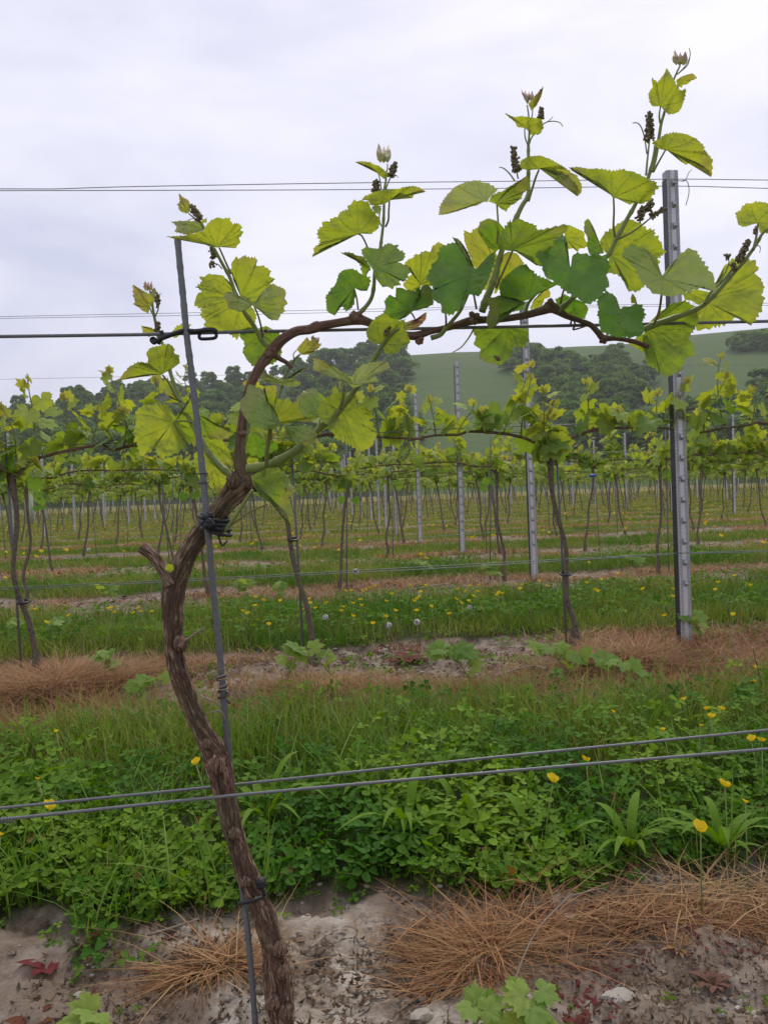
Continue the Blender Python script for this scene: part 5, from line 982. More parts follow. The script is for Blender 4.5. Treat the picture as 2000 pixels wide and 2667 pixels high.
leaf(Cs, 2, (800, 760), [(750, 760), (800, 740), (860, 750), (850, 800), (830, 840), (790, 820)], 'u', .45, -.01)
leaf(Cs, 2, (625, 1040), [(130, 1290), (150, 1240), (135, 1195), (200, 1160), (220, 1130), (185, 1060), (190, 1000), (240, 960), (240, 920), (320, 910), (320, 885), (410, 855), (420, 815), (510, 780), (515, 735), (580, 690), (640, 695), (720, 700), (745, 770), (800, 830), (840, 900), (845, 985), (790, 1010), (760, 1040), (700, 1025), (620, 1048), (450, 1100), (360, 1165), (290, 1180), (200, 1220)], 'd', .25, -.02, ty=.5)
leaf(Cs, 2, (790, 1390), [(645, 1200), (700, 1180), (790, 1195), (850, 1195), (900, 1150), (960, 1135), (980, 1165), (1035, 1165), (1030, 1205), (1095, 1230), (1110, 1280), (1080, 1320), (1020, 1335), (1140, 1380), (1165, 1430), (1140, 1480), (1110, 1540), (1050, 1520), (1055, 1590), (1010, 1580), (975, 1620), (920, 1600), (870, 1600), (830, 1550), (800, 1510), (770, 1420), (720, 1350), (660, 1270)], 'u', .68, -.035, tx=.35, ty=-.3)
leaf(Cs, 2, (742, 1405), [(430, 1240), (500, 1235), (600, 1260), (660, 1280), (740, 1380), (748, 1425), (700, 1440), (690, 1500), (640, 1430), (645, 1380), (610, 1340), (600, 1310), (520, 1270)], 'd', .6, -.03)
leaf(Cs, 2, (575, 1610), [(275, 1700), (330, 1620), (390, 1540), (410, 1460), (460, 1420), (550, 1405), (620, 1435), (680, 1480), (740, 1490), (745, 1550), (710, 1640), (640, 1640), (580, 1612), (590, 1680), (570, 1780), (540, 1820), (490, 1860), (450, 1810), (410, 1800), (385, 1850), (375, 1905), (330, 1880), (285, 1850), (280, 1780)], 'd', .92, -.018, ty=.2)
leaf(Cs, 2, (1165, 1850), [(790, 1925), (880, 1870), (900, 1800), (890, 1740), (940, 1680), (1005, 1710), (1010, 1600), (1100, 1620), (1200, 1640), (1260, 1590), (1275, 1690), (1240, 1780), (1180, 1860), (1110, 1920), (1000, 1960), (900, 1930)], 'd', .95, -.016, ty=.2)
leaf(Cs, 2, (1185, 1850), [(1265, 1690), (1280, 1590), (1340, 1570), (1390, 1620), (1410, 1680), (1400, 1740), (1405, 1790), (1330, 1810), (1250, 1830), (1180, 1855), (1220, 1770)], 'u', 1.0, -.014, ty=.4)
# ---- shoot D: from the head, bending right towards the camera
Ds = shoot(7, [(140, 1345), (300, 1318), (420, 1262), (560, 1180), (690, 1050), (840, 925), (930, 830), (1060, 650), (1180, 455), (1260, 320), (1340, 220), (1400, 180)], 11.5, 3.8, -.02, -.11)
stalk(Ds, 'petiole', 7, [(300, 1320), (305, 1200), (325, 1080), (335, 990)], 5.0, 5.5, -.04, -.075, .15, n=10); stalk(Ds, 'petiole', 7, [(915, 840), (935, 760), (945, 640)], 4.6, 3.0, -.085, -.10, .2); stalk(Ds, 'petiole', 7, [(690, 1050), (730, 990), (750, 925)], 3.0, 2.4, -.07, -.06); stalk(Ds, 'petiole', 7, [(1310, 250), (1360, 170), (1395, 110)], 2.4, 2, -.10)
leaf(Ds, 7, (1260, 305), [(1125, 200), (1180, 110), (1280, 50), (1330, 80), (1400, 110), (1450, 100), (1460, 180), (1480, 250), (1500, 290), (1440, 330), (1380, 385), (1280, 385), (1265, 315), (1200, 300), (1150, 280), (1130, 230)], 'd', .35, -.095, ty=.3)
leaf(Ds, 7, (1445, 165), [(1440, 130), (1500, 110), (1560, 108), (1600, 70), (1630, 38), (1628, 90), (1590, 140), (1570, 165), (1480, 190), (1440, 185)], 'd', .1, -.11, ty=.2, red=.9)
leaf(Ds, 7, (1480, 140), [(1470, 120), (1560, 95), (1600, 85), (1610, 60), (1622, 110), (1570, 130), (1500, 155)], 'u', .1, -.115, ty=.2, red=1.0); cluster(Ds, 7, (1290, 225), (1325, 150), 34, -.10, 12)
leaf(Ds, 7, (1030, 650), [(690, 420), (760, 440), (850, 490), (930, 545), (1010, 578), (1050, 510), (1110, 475), (1200, 455), (1310, 455), (1330, 510), (1240, 530), (1200, 555), (1230, 620), (1150, 625), (1060, 660), (1020, 672), (960, 620), (880, 595), (810, 570), (800, 520), (690, 525)], 'u', .0, -.105, ty=-.35)
leaf(Ds, 7, (925, 860), [(715, 870), (780, 770), (850, 720), (940, 710), (1040, 770), (1050, 830), (1120, 880), (1180, 960), (1218, 1060), (1175, 1160), (1080, 1205), (990, 1150), (930, 1120), (870, 1090), (830, 1000), (750, 935)], 'd', .32, -.065, ty=.3)
leaf(Ds, 7, (745, 915), [(560, 740), (620, 690), (680, 670), (740, 710), (800, 760), (770, 830), (740, 920), (650, 930), (590, 900), (565, 830)], 'u', .6, -.05, ty=-.3)
leaf(Ds, 7, (345, 960), [(280, 660), (340, 650), (390, 650), (385, 760), (440, 770), (480, 750), (510, 790), (550, 785), (580, 860), (620, 920), (735, 920), (640, 955), (560, 950), (460, 975), (370, 965), (340, 900), (310, 780)], 'd', .22, -.06, ty=.5)
leaf(Ds, 7, (420, 970), [(75, 780), (130, 730), (150, 640), (220, 660), (290, 700), (330, 780), (345, 880), (350, 945), (440, 965), (380, 1010), (270, 1020), (180, 990), (130, 930), (90, 860)], 'u', .62, -.085, tx=-.2, ty=-.35)
leaf(Ds, 7, (462, 985), [(430, 960), (510, 975), (600, 980), (690, 1030), (733, 1060), (690, 1090), (690, 1140), (620, 1155), (540, 1130), (490, 1080), (450, 1010)], 'u', .6, -.088, ty=-.2)
leaf(Ds, 7, (240, 1150), [(120, 1180), (150, 1090), (190, 1040), (230, 1060), (280, 1110), (390, 1130), (400, 1170), (340, 1210), (250, 1255), (180, 1240)], 'd', .85, .02); leaf(Ds, 7, (200, 1270), [(125, 1290), (160, 1240), (225, 1230), (240, 1290), (200, 1320), (140, 1312)], 'd', .2, .03)
leaf(Ds, 7, (195, 1440), [(170, 1405), (300, 1340), (420, 1330), (440, 1450), (480, 1570), (520, 1680), (512, 1760), (510, 1840), (470, 1720), (390, 1665), (330, 1625), (270, 1590), (205, 1500)], 'd', .6, -.05, ty=.15)
leaf(Ds, 7, (450, 1380), [(430, 1340), (490, 1430), (540, 1520), (520, 1600), (470, 1560), (440, 1470)], 'u', .25, -.045)
stalk(vine, 'shoot', 6, [(1120, 2170), (1200, 2080), (1290, 1950), (1370, 1820), (1440, 1715)], 4.5, 4.0, -.03, -.05); stalk(vine, 'shoot', 6, [(1110, 2160), (1250, 2060), (1420, 1940), (1600, 1860)], 3.2, 2.0, -.03, -.05, .4); stalk(vine, 'shoot', 6, [(1185, 1945), (1210, 1930), (1260, 1940)], 2.4, 1.8, 0)
# ---- shoot E: small one behind the bend
Es = shoot(7, [(395, 860), (400, 760), (440, 630), (475, 530), (530, 440), (580, 392)], 4.4, 2.6, .03, .03)
leaf(Es, 7, (445, 625), [(180, 530), (260, 552), (350, 562), (440, 600), (520, 600), (590, 620), (575, 655), (480, 662), (400, 640), (320, 622), (260, 600)], 'u', .2, .025, ty=-.5); stalk(Es, 'petiole', 7, [(530, 440), (525, 390), (555, 355)], 1.6, 1.2, .03, None, .4)
leaf(Es, 7, (585, 392), [(552, 345), (600, 290), (640, 245), (655, 280), (700, 260), (735, 300), (762, 305), (730, 345), (640, 397), (585, 395)], 'd', .0, .03, ty=.3, red=.3); bud(Es, 7, 700, 268, 58, 52, .026, .3, .8); leaf(Es, 7, (475, 600), [(470, 600), (540, 545), (640, 490), (600, 525), (540, 565), (490, 605)], 'd', .5, .04)
# ---- shoot F: tall centre shoot
Fs = shoot(3, [(850, 1790), (900, 1640), (945, 1540), (1010, 1330), (1065, 1130), (1120, 990), (1190, 840), (1280, 650), (1345, 540), (1350, 400), (1350, 200), (1350, 0)], 9.5, 4.0, -.012, -.004)
stalk(Fs, 'stem_tip', 8, [(208, 860), (210, 760), (215, 680), (212, 570), (200, 480)], 3.6, 1.8, -.004)
stalk(Fs, 'petiole', 3, [(1350, 600), (1395, 450), (1430, 340), (1465, 255)], 3.6, 2.4, -.008, -.02, .25); stalk(Fs, 'petiole', 3, [(1010, 1060), (1025, 930), (1022, 800), (1010, 625)], 3, 2.2, -.02, -.02, .45); stalk(Fs, 'petiole', 3, [(1000, 1540), (1050, 1420), (1110, 1290), (1180, 1130)], 3.4, 2.6, -.018, -.03, .6)
leaf(Fs, 3, (900, 585), [(385, 750), (390, 660), (440, 570), (530, 460), (600, 420), (690, 385), (790, 370), (880, 390), (970, 430), (1020, 475), (960, 530), (925, 570), (910, 610), (860, 600), (790, 640), (740, 665), (690, 655), (640, 685), (560, 710), (450, 740)], 'u', .0, -.03, ty=-.5)
leaf(Fs, 3, (1000, 615), [(920, 600), (960, 530), (1050, 490), (1150, 440), (1260, 370), (1340, 320), (1365, 390), (1360, 460), (1290, 510), (1280, 560), (1210, 620), (1160, 640), (1110, 710), (1040, 670), (1000, 628)], 'd', .38, -.028, ty=.4)
leaf(Fs, 8, (285, 935), [(145, 910), (150, 880), (210, 850), (285, 843), (360, 865), (430, 905), (500, 950), (560, 990), (595, 1060), (590, 1110), (560, 1140), (575, 1090), (540, 1030), (520, 1030), (500, 980), (490, 1010), (460, 960), (430, 990), (410, 940), (350, 935), (285, 943), (200, 948), (160, 940)], 'd', .15, -.02, ty=.5)
leaf(Fs, 8, (185, 638), [(40, 540), (100, 565), (165, 560), (240, 570), (305, 580), (318, 640), (305, 685), (235, 700), (205, 660), (180, 645), (130, 640), (110, 600)], 'd', .08, -.008)
stalk(Fs, 'petiole', 8, [(205, 770), (185, 710), (182, 645)], 2.2, 1.6, -.006); stalk(Fs, 'petiole', 8, [(215, 760), (235, 710), (300, 640), (320, 612)], 2.2, 1.4, .0)
leaf(Fs, 8, (238, 512), [(318, 345), (300, 420), (270, 480), (230, 522), (207, 470), (250, 420)], 'd', .12, -.004, red=.3); leaf(Fs, 8, (205, 470), [(153, 362), (175, 395), (200, 410), (215, 460), (200, 475)], 'u', .12, -.002, red=.3); bud(Fs, 8, 212, 420, 58, 70, 0, 0, .8)
stalk(Fs, 'petiole', 8, [(215, 600), (235, 560), (240, 505)], 1.8, 1.4, 0)
cluster(Fs, 8, (295, 582), (306, 508), 42, 0, 22); cluster(Fs, 8, (125, 960), (98, 790), 58, -.012, 40); cluster(Fs, 8, (140, 950), (150, 915), 34, -.012, 8)
stalk(Fs, 'tendril', 8, [(135, 1010), (125, 960)], 2.2, 2, -.01); stalk(Fs, 'tendril', 8, [(110, 1025), (70, 970), (30, 935), (0, 928)], 2.2, 1.2, -.01); stalk(Fs, 'tendril', 8, [(318, 615), (350, 600), (400, 597), (440, 610), (456, 636)], 1.7, 1, -.002); stalk(Fs, 'tendril', 8, [(330, 608), (360, 590), (386, 562)], 1.4, .8, -.002); cluster(Fs, 9, (437, 585), (420, 573), 12, -.01, 4)
leaf(Fs, 3, (1180, 1118), [(1030, 1120), (1025, 1000), (1060, 940), (1090, 880), (1150, 800), (1170, 830), (1240, 785), (1330, 820), (1440, 860), (1440, 910), (1540, 900), (1659, 868), (1720, 850), (1780, 850), (1770, 910), (1700, 970), (1640, 1000), (1600, 1080), (1560, 1200), (1500, 1300), (1440, 1290), (1400, 1210), (1300, 1160), (1210, 1142)], 'd', .62, -.034, ty=.4)
leaf(Fs, 3, (1015, 1100), [(830, 820), (920, 780), (1010, 810), (1090, 880), (1080, 960), (1050, 1100), (1000, 1150), (900, 1080), (850, 1000), (800, 920)], 'd', .8, -.006)
leaf(Fs, 3, (995, 1290), [(650, 905), (710, 950), (760, 900), (830, 870), (880, 1000), (970, 1080), (1020, 1200), (1000, 1400), (950, 1560), (860, 1555), (800, 1400), (720, 1200), (700, 1150), (660, 1030)], 'd', .12, .02, red=.12)
leaf(Fs, 3, (1025, 1500), [(1060, 1190), (1130, 1140), (1230, 1160), (1300, 1260), (1312, 1300), (1200, 1330), (1110, 1420), (1035, 1540), (1000, 1600), (980, 1590), (1000, 1450)], 'd', .15, .02)
leaf(Fs, 3, (735, 1390), [(250, 1430), (290, 1330), (350, 1230), (400, 1090), (490, 1055), (560, 1040), (620, 1060), (670, 1160), (730, 1270), (785, 1335), (840, 1280), (920, 1190), (990, 1130), (990, 1250), (940, 1400), (880, 1530), (820, 1625), (740, 1610), (700, 1600), (660, 1700), (590, 1790), (510, 1830), (420, 1810), (400, 1700), (330, 1680), (300, 1580), (330, 1540)], 'u', .95, -.05, ty=-.3)
leaf(Fs, 3, (760, 1320), [(525, 985), (590, 1000), (660, 1090), (725, 1215), (775, 1335), (700, 1270), (640, 1130), (580, 1050)], 'u', .9, -.058, ty=.4)
leaf(Fs, 3, (185, 1495), [(10, 1270), (60, 1220), (110, 1210), (120, 1170), (190, 1170), (200, 1140), (290, 1140), (310, 1090), (380, 1035), (440, 1070), (500, 1200), (420, 1400), (330, 1520), (185, 1510), (110, 1380), (60, 1310)], 'd', .14, .006, ty=.4)
leaf(Fs, 3, (182, 1498), [(0, 1490), (70, 1400), (120, 1350), (180, 1480), (195, 1530), (100, 1575), (10, 1540)], 'd', .0, .014)
stalk(Fs, 'petiole', 3, [(790, 1760), (765, 1620), (740, 1400)], 3, 2.4, -.016, -.04, .3)
leaf(Fs, 3, (1345, 1655), [(1030, 1500), (1090, 1420), (1180, 1340), (1250, 1290), (1330, 1280), (1390, 1340), (1450, 1400), (1560, 1440), (1659, 1500), (1560, 1540), (1470, 1590), (1400, 1640), (1340, 1665), (1260, 1695), (1150, 1665), (1050, 1640)], 'd', .97, -.026, ty=.4)
leaf(Fs, 3, (1300, 1690), [(900, 1640), (1050, 1620), (1200, 1650), (1320, 1690), (1290, 1770), (1150, 1800), (1040, 1830), (980, 1960), (930, 1985), (890, 1900), (930, 1760)], 'd', .9, -.03)
stalk(Fs, 'tendril', 9, [(320, 448), (300, 485), (265, 530), (225, 555)], 2.4, 1.2, -.004, None, .4)
leaf(Fs, 9, (470, 436), [(330, 485), (312, 455), (330, 440), (450, 440), (560, 440), (572, 500), (550, 535), (500, 530), (490, 570), (445, 613), (380, 602), (345, 580), (352, 545), (320, 520)], 'd', .68, .03, ty=.2)
# ---- thin shoot between C and F, from under the cane
stalk(vine, 'shoot', 3, [(300, 2075), (400, 2040), (460, 1970), (520, 1900), (610, 1790), (660, 1690), (700, 1600)], 7, 3.5, .004, -.02); stalk(vine, 'shoot', 3, [(460, 1960), (462, 1880), (455, 1790)], 3, 2.4, -.004, -.02, .7); stalk(vine, 'shoot', 3, [(130, 1880), (105, 1830), (80, 1800)], 2, 2, 0)
# ---- shoot G: tallest shoot, right of centre
Gs = shoot(4, [(300, 1790), (430, 1670), (580, 1530), (700, 1370), (790, 1230), (850, 1170), (940, 990), (1040, 800), (1110, 680), (1180, 540), (1260, 380), (1300, 260), (1335, 120), (1355, 0)], 7.0, 4.4, -.006, -.016)
stalk(Gs, 'stem_tip', 8, [(1095, 960), (1125, 850), (1150, 700), (1165, 610), (1185, 540), (1210, 450), (1240, 340), (1265, 270), (1300, 195)], 5.2, 2.2, -.016)
stalk(Gs, 'petiole', 8, [(1155, 610), (1150, 550), (1160, 487)], 2.6, 2, -.018, -.022); stalk(Gs, 'petiole', 8, [(1105, 965), (1140, 900), (1195, 803)], 3.2, 2.2, -.018, -.03); stalk(Gs, 'petiole', 4, [(915, 985), (900, 860), (905, 700), (900, 560)], 3.4, 2.4, -.016, -.026, .5); stalk(Gs, 'tendril', 8, [(1055, 985), (1065, 870), (1080, 730)], 3.2, 2.2, -.016); stalk(Gs, 'tendril', 8, [(1060, 830), (1045, 720), (1020, 640), (990, 608), (957, 610)], 2, 1.2, -.016)
stalk(Gs, 'tendril', 8, [(1270, 265), (1310, 230), (1350, 180), (1372, 120), (1366, 70)], 1.8, 1, -.014, None, .4); stalk(Gs, 'tendril', 8, [(1290, 250), (1355, 190), (1375, 110)], 1.6, .9, -.012, None, .4)
cluster(Gs, 8, (1078, 735), (1082, 545), 64, -.016, 56)
leaf(Gs, 8, (1160, 488), [(1095, 280), (1140, 320), (1160, 280), (1190, 250), (1203, 210), (1240, 270), (1265, 310), (1290, 370), (1345, 365), (1335, 430), (1310, 500), (1285, 535), (1220, 550), (1185, 520), (1162, 490), (1100, 490), (1080, 460), (1070, 400), (1100, 350)], 'd', .06, -.022, ty=.25)
leaf(Gs, 8, (1275, 315), [(1270, 300), (1320, 270), (1390, 250), (1425, 285), (1370, 310), (1310, 350), (1285, 355)], 'd', .05, -.012, red=.15); bud(Gs, 8, 1298, 150, 88, 100, -.014, .05, .5)
leaf(Gs, 8, (1198, 800), [(1095, 755), (1140, 730), (1190, 690), (1255, 675), (1330, 685), (1410, 715), (1470, 770), (1480, 810), (1530, 865), (1535, 920), (1525, 1005), (1510, 950), (1440, 905), (1370, 880), (1340, 915), (1290, 860), (1220, 812), (1150, 797)], 'd', .1, -.03, ty=.4)
leaf(Gs, 4, (905, 552), [(415, 235), (510, 225), (600, 240), (680, 250), (760, 245), (900, 270), (990, 250), (1090, 270), (1190, 310), (1290, 370), (1350, 380), (1385, 440), (1350, 500), (1300, 580), (1210, 630), (1150, 610), (1070, 635), (1010, 590), (940, 567), (890, 562), (840, 480), (750, 400), (600, 320), (470, 260)], 'd', .33, -.028, ty=.5)
stalk(Gs, 'tendril', 4, [(960, 1000), (1080, 940), (1200, 860), (1300, 780), (1400, 730)], 3.4, 1.6, -.018, None, .2); cluster(Gs, 4, (1180, 800), (1210, 670), 90, -.014, 26); cluster(Gs, 4, (1260, 700), (1320, 580), 70, -.014, 24); cluster(Gs, 4, (1300, 760), (1450, 690), 52, -.018, 26); stalk(Gs, 'tendril', 4, [(1180, 830), (1230, 740), (1270, 690)], 2.4, 1.6, -.014)
leaf(Gs, 4, (385, 1000), [(365, 900), (420, 850), (480, 880), (550, 910), (590, 950), (590, 1010), (630, 1070), (600, 1100), (520, 1110), (520, 1145), (470, 1110), (400, 1110), (380, 1050)], 'd', .05, .02)
leaf(Gs, 4, (435, 1345), [(60, 1180), (110, 1080), (170, 1000), (270, 940), (360, 950), (385, 1020), (400, 1150), (437, 1315), (455, 1185), (510, 1150), (600, 1170), (700, 1170), (820, 1180), (870, 1300), (830, 1380), (850, 1480), (830, 1550), (780, 1600), (730, 1660), (640, 1710), (580, 1710), (530, 1650), (480, 1640), (420, 1600), (340, 1540), (240, 1460), (150, 1400), (120, 1280)], 'u', .95, -.045, ty=-.3)
leaf(Gs, 4, (785, 1150), [(585, 810), (620, 785), (670, 850), (710, 950), (750, 1050), (800, 1160), (720, 1172), (640, 1182), (610, 1080), (620, 980), (580, 930)], 'u', .85, -.02, ty=.3)
leaf(Gs, 4, (880, 1180), [(750, 1010), (830, 920), (900, 870), (1000, 810), (1110, 790), (1180, 830), (1250, 890), (1350, 910), (1340, 960), (1390, 970), (1370, 1010), (1420, 1030), (1420, 1090), (1470, 1140), (1380, 1220), (1400, 1300), (1330, 1400), (1220, 1530), (1150, 1580), (1050, 1560), (1040, 1480), (960, 1400), (830, 1365), (850, 1240), (840, 1180), (760, 1100)], 'd', .3, .008, ty=.3)
leaf(Gs, 4, (985, 1800), [(730, 1640), (790, 1580), (890, 1580), (930, 1650), (975, 1765), (1010, 1730), (1080, 1740), (1150, 1690), (1210, 1720), (1250, 1830), (1210, 1900), (1240, 1980), (1200, 2050), (1100, 2070), (950, 2070), (830, 2040), (750, 1990), (740, 1850), (720, 1830), (740, 1760), (720, 1700)], 'u', 1.0, -.05, ty=-.2)
leaf(Gs, 4, (1120, 1700), [(1090, 1700), (1085, 1640), (1105, 1590), (1140, 1640), (1155, 1700)], 'd', .25, -.02, teeth=.2, name='bud_leaf')
leaf(Gs, 4, (440, 1665), [(270, 1660), (370, 1600), (450, 1640), (560, 1680), (600, 1710), (630, 1760), (590, 1870), (500, 1880), (400, 1860), (320, 1800)], 'd', .9, .012)
leaf(Gs, 3, (1395, 1690), [(1470, 1600), (1560, 1530), (1590, 1590), (1580, 1640), (1520, 1650), (1510, 1710), (1440, 1760), (1370, 1770), (1400, 1670)], 'd', .0, .03); stalk(Gs, 'petiole', 4, [(330, 1700), (350, 1600), (430, 1350)], 3, 2.4, -.01, -.04, .3); stalk(Gs, 'petiole', 3, [(1320, 1800), (1350, 1700), (1440, 1590)], 5, 3.5, -.004, -.01)
# ---- shoot H: arching right
Hs = shoot(5, [(310, 1640), (430, 1585), (560, 1540), (760, 1470), (930, 1385), (1080, 1240), (1250, 1040), (1350, 930), (1440, 810), (1500, 720), (1545, 640), (1640, 560)], 8.0, 3.4, -.01, -.03)
stalk(Hs, 'petiole', 5, [(1450, 810), (1480, 680), (1500, 530)], 4.2, 2.6, -.032, -.03, .3); stalk(Hs, 'petiole', 5, [(410, 1590), (465, 1450), (490, 1280), (505, 1130)], 4.0, 2.6, -.02, -.045, .6); stalk(Hs, 'petiole', 5, [(940, 1370), (1010, 1250), (1150, 1110), (1230, 1010)], 4, 3.2, -.026); stalk(Hs, 'tendril', 5, [(1480, 765), (1515, 765), (1525, 800), (1515, 838)], 1.4, .8, -.03); stalk(Hs, 'tendril', 5, [(1100, 1150), (1160, 1040), (1195, 940), (1180, 880)], 2, 1.2, -.03, None, .3); cluster(Hs, 5, (1190, 900), (1170, 860), 34, -.03, 5)
cluster(Hs, 5, (1290, 930), (1400, 720), 84, -.036, 60); cluster(Hs, 5, (1270, 1020), (1230, 950), 60, -.034, 14); cluster(Hs, 5, (1470, 640), (1480, 570), 34, -.03, 8)
leaf(Hs, 5, (508, 1108), [(70, 870), (100, 790), (200, 750), (330, 800), (420, 880), (460, 980), (492, 1085), (560, 990), (620, 930), (700, 840), (770, 790), (850, 810), (900, 890), (960, 970), (1010, 1050), (1050, 1130), (1070, 1250), (960, 1210), (890, 1180), (850, 1230), (700, 1270), (590, 1300), (480, 1280), (390, 1260), (330, 1190), (270, 1140), (220, 1020), (150, 930)], 'u', .3, -.05, ty=-.5)
leaf(Hs, 5, (960, 1350), [(700, 1265), (850, 1220), (1000, 1250), (1060, 1150), (1130, 1060), (1150, 980), (1230, 900), (1330, 920), (1420, 905), (1480, 940), (1510, 990), (1470, 1040), (1540, 1130), (1570, 1210), (1540, 1260), (1575, 1340), (1540, 1390), (1530, 1450), (1480, 1540), (1420, 1600), (1370, 1540), (1300, 1510), (1220, 1550), (1160, 1590), (1080, 1610), (960, 1640), (850, 1655), (830, 1560), (840, 1480), (900, 1400), (800, 1340), (740, 1330)], 'd', .2, .012, ty=.2)
leaf(Hs, 5, (1500, 520), [(1260, 420), (1320, 390), (1330, 350), (1400, 315), (1480, 300), (1580, 310), (1670, 360), (1690, 500), (1659, 640), (1590, 635), (1520, 630), (1502, 530), (1440, 540), (1350, 570), (1290, 545), (1280, 490)], 'd', .12, -.03, ty=.3)
leaf(Hs, 5, (345, 1630), [(330, 1600), (480, 1450), (600, 1370), (750, 1340), (860, 1420), (880, 1560), (830, 1650), (780, 1720), (830, 1830), (830, 1920), (740, 1940), (700, 2080), (640, 2100), (590, 2140), (500, 2120), (430, 2060), (340, 2010), (310, 1900), (290, 1780), (300, 1700)], 'd', .6, .014, ty=.2)
leaf(Hs, 5, (330, 1720), [(140, 1790), (200, 1740), (280, 1690), (350, 1690), (420, 1780), (380, 1870), (300, 1880)], 'd', .4, .02)
# ------------------------------------------------------------------ rod, ties, clip
RODP = np.array([(384, 516), (389, 570), (396, 640), (404, 725), (415, 810), (425, 900), (434, 980), (441, 1050), (450, 1150), (458, 1240), (468, 1340), (477, 1430), (485, 1530), (494, 1620), (503, 1720), (513, 1820), (524, 1920), (535, 2010), (544, 2110), (551, 2200), (555, 2260)], float)
ry = np.interp(RODP[:, 1], [500, 1000, 1150, 1500, 1700, 1800, 1900, 2000, 2250], [.0, -.026, -.030, -.012, .018, .024, .024, .010, .006])
S = smoothpath(np.column_stack([RODP * K, ry]), 2.5); V = onrow(S[:, 0], S[:, 1], Y0 + S[:, 2]); mb = MB()
tube(mb, V, 8.0 / PXM, 28, lambda a, s: 1 + .09 * np.maximum(0, np.sin(a * 2 + s * PXM / 5.2)) ** 2 + .04 * np.sin(s * PXM / 9.0))
rod = thing('support_rod', V[-1], 'dark grey ribbed steel rod leaning beside the foreground trunk', 'rod'); mb.build('bar', M['rod'], rod)
def coil(c_idx_y, turns, ht, rr_, r, name, mt, seed=0, label=None):
    i = int(np.argmin(np.abs(S[:, 1] - c_idx_y * K))); c = V[i]; t = np.linspace(0, 1, turns * 14); g = np.random.default_rng(seed); a = t * turns * 6.283
    P = np.stack([c[0] + np.cos(a) * rr_ * (1 + .12 * np.sin(a * .37)), c[1] + np.sin(a) * rr_, c[2] + (t - .5) * ht + .0015 * np.sin(a * .5)], -1); P[:, 0] += -(t - .5) * ht * .08; mb = MB(); tube(mb, P, r, 6); mb.build(name, mt, None, origin=tuple(c), label=label, cat='wire tie' if 'wire' in name else 'tendril')
coil(1022, 2, .006, .0048, .0007, 'wire_tie', M['wire'], 1, 'thin wire tie wound round the rod, upper one above the black tie'); coil(1043, 2, .007, .0050, .0007, 'wire_tie', M['wire'], 2, 'thin wire tie wound round the rod, lower one above the black tie'); coil(1465, 6, .034, .0048, .0009, 'dry_tendril', M['twig'], 3, 'dry tendril wound round the middle of the grey rod'); coil(1490, 3, .030, .0052, .0013, 'dry_tendril', M['bark_bg'], 5, 'dark dead tendril clinging to the middle of the rod')
def line3(pts_, r, name, mt, label, cat, n=8, lf=None, parent=None):
    P = np.array([(x * K, y * K, z, rr_ * K) for x, y, z, rr_ in pts_]); S_ = smoothpath(P, 2.5); Q = onrow(S_[:, 0], S_[:, 1], Y0 + S_[:, 2]); mb = MB(); tube(mb, Q, S_[:, 3] / PXM * r, n); return mb.build(name, mt, parent, origin=tuple(Q[0]) if parent is None else None, label=label, cat=cat)
line3([(455, 1540, -.03, 2), (474, 1536, -.03, 2.2), (483, 1545, -.028, 2), (486, 1555, -.026, 1.2)], 1, 'dry_tendril', M['twig'], 'small curled grey tendril end at the lower middle of the rod', 'tendril'); line3([(432, 1492, -.01, 1.5), (436, 1504, -.014, 1.8), (455, 1512, -.02, 2), (478, 1525, -.022, 1.8)], 1, 'dry_tendril', M['twig'], 'dry tendril reaching from the trunk to the rod', 'tendril')
tie = thing('plant_tie', onrow(452 * K, 1135 * K, Y0), 'black rubber tie knotted round rod and trunk below the vine head', 'plant tie')
for q, (y0_, dy, r_) in enumerate(((1118, 14, 5.0), (1127, 18, 5.5), (1136, 24, 5.0), (1146, 30, 4.5))):
    a = np.linspace(0, 2 * np.pi, 40); cx = 462 + 2 * q; P = np.stack([(cx + 32 * np.cos(a) - (3 if q % 2 else -3) * np.sin(a)) * K, (y0_ + dy * .3 * np.cos(a) + 6 * np.sin(a)) * K, -.010 - .026 * np.sin(a)], -1); Q = onrow(P[:, 0], P[:, 1], Y0 + P[:, 2]); mb = MB(); tube(mb, Q, r_ * K / PXM * .8, 8, lambda a_, s: 1 + .08 * np.sin(s * 2500)); mb.build('loop', M['black'], tie)
mb = MB(); Pk = onrow(449 * K, 1130 * K, Y0 - .040)
for q in range(8): blob(mb, Pk + rng.normal(size=3) * .0035, .0048, None, .15)
mb.build('knot', M['black'], tie); stalk(tie, 'tail', 0, [(452, 1125), (440, 1128), (432, 1135)], 3, 2, -.036, m_='black'); stalk(tie, 'tail', 0, [(458, 1128), (470, 1150), (480, 1178), (492, 1168)], 3.4, 2, -.034, m_='black')
tie2 = thing('plant_tie', onrow(548 * K, 1945 * K, Y0), 'black rubber tie looped round the lower trunk with a round button', 'plant tie')
a = np.linspace(-.6, 2 * np.pi - .6, 50); P = np.stack([(544 + 27 * np.cos(a)) * K, (1944 + 9 * np.cos(a + 2.8) + 5 * np.sin(a)) * K, .006 - .024 * np.sin(a)], -1); Q = onrow(P[:, 0], P[:, 1], Y0 + P[:, 2]); mb = MB(); tube(mb, Q, .0023, 10, lambda a_, s: 1 + .06 * np.sin(s * 2000)); mb.build('loop', M['black'], tie2)
stalk(tie2, 'strap', 0, [(571, 1935), (568, 1922), (563, 1914)], 5, 4, -.016, m_='black'); mb = MB(); Pk = onrow(564 * K, 1910 * K, Y0 - .018)
for q in range(6): blob(mb, Pk + rng.normal(size=3) * .0012, (.0055, .004, .0055), None, .06)
mb.build('button', M['black'], tie2)
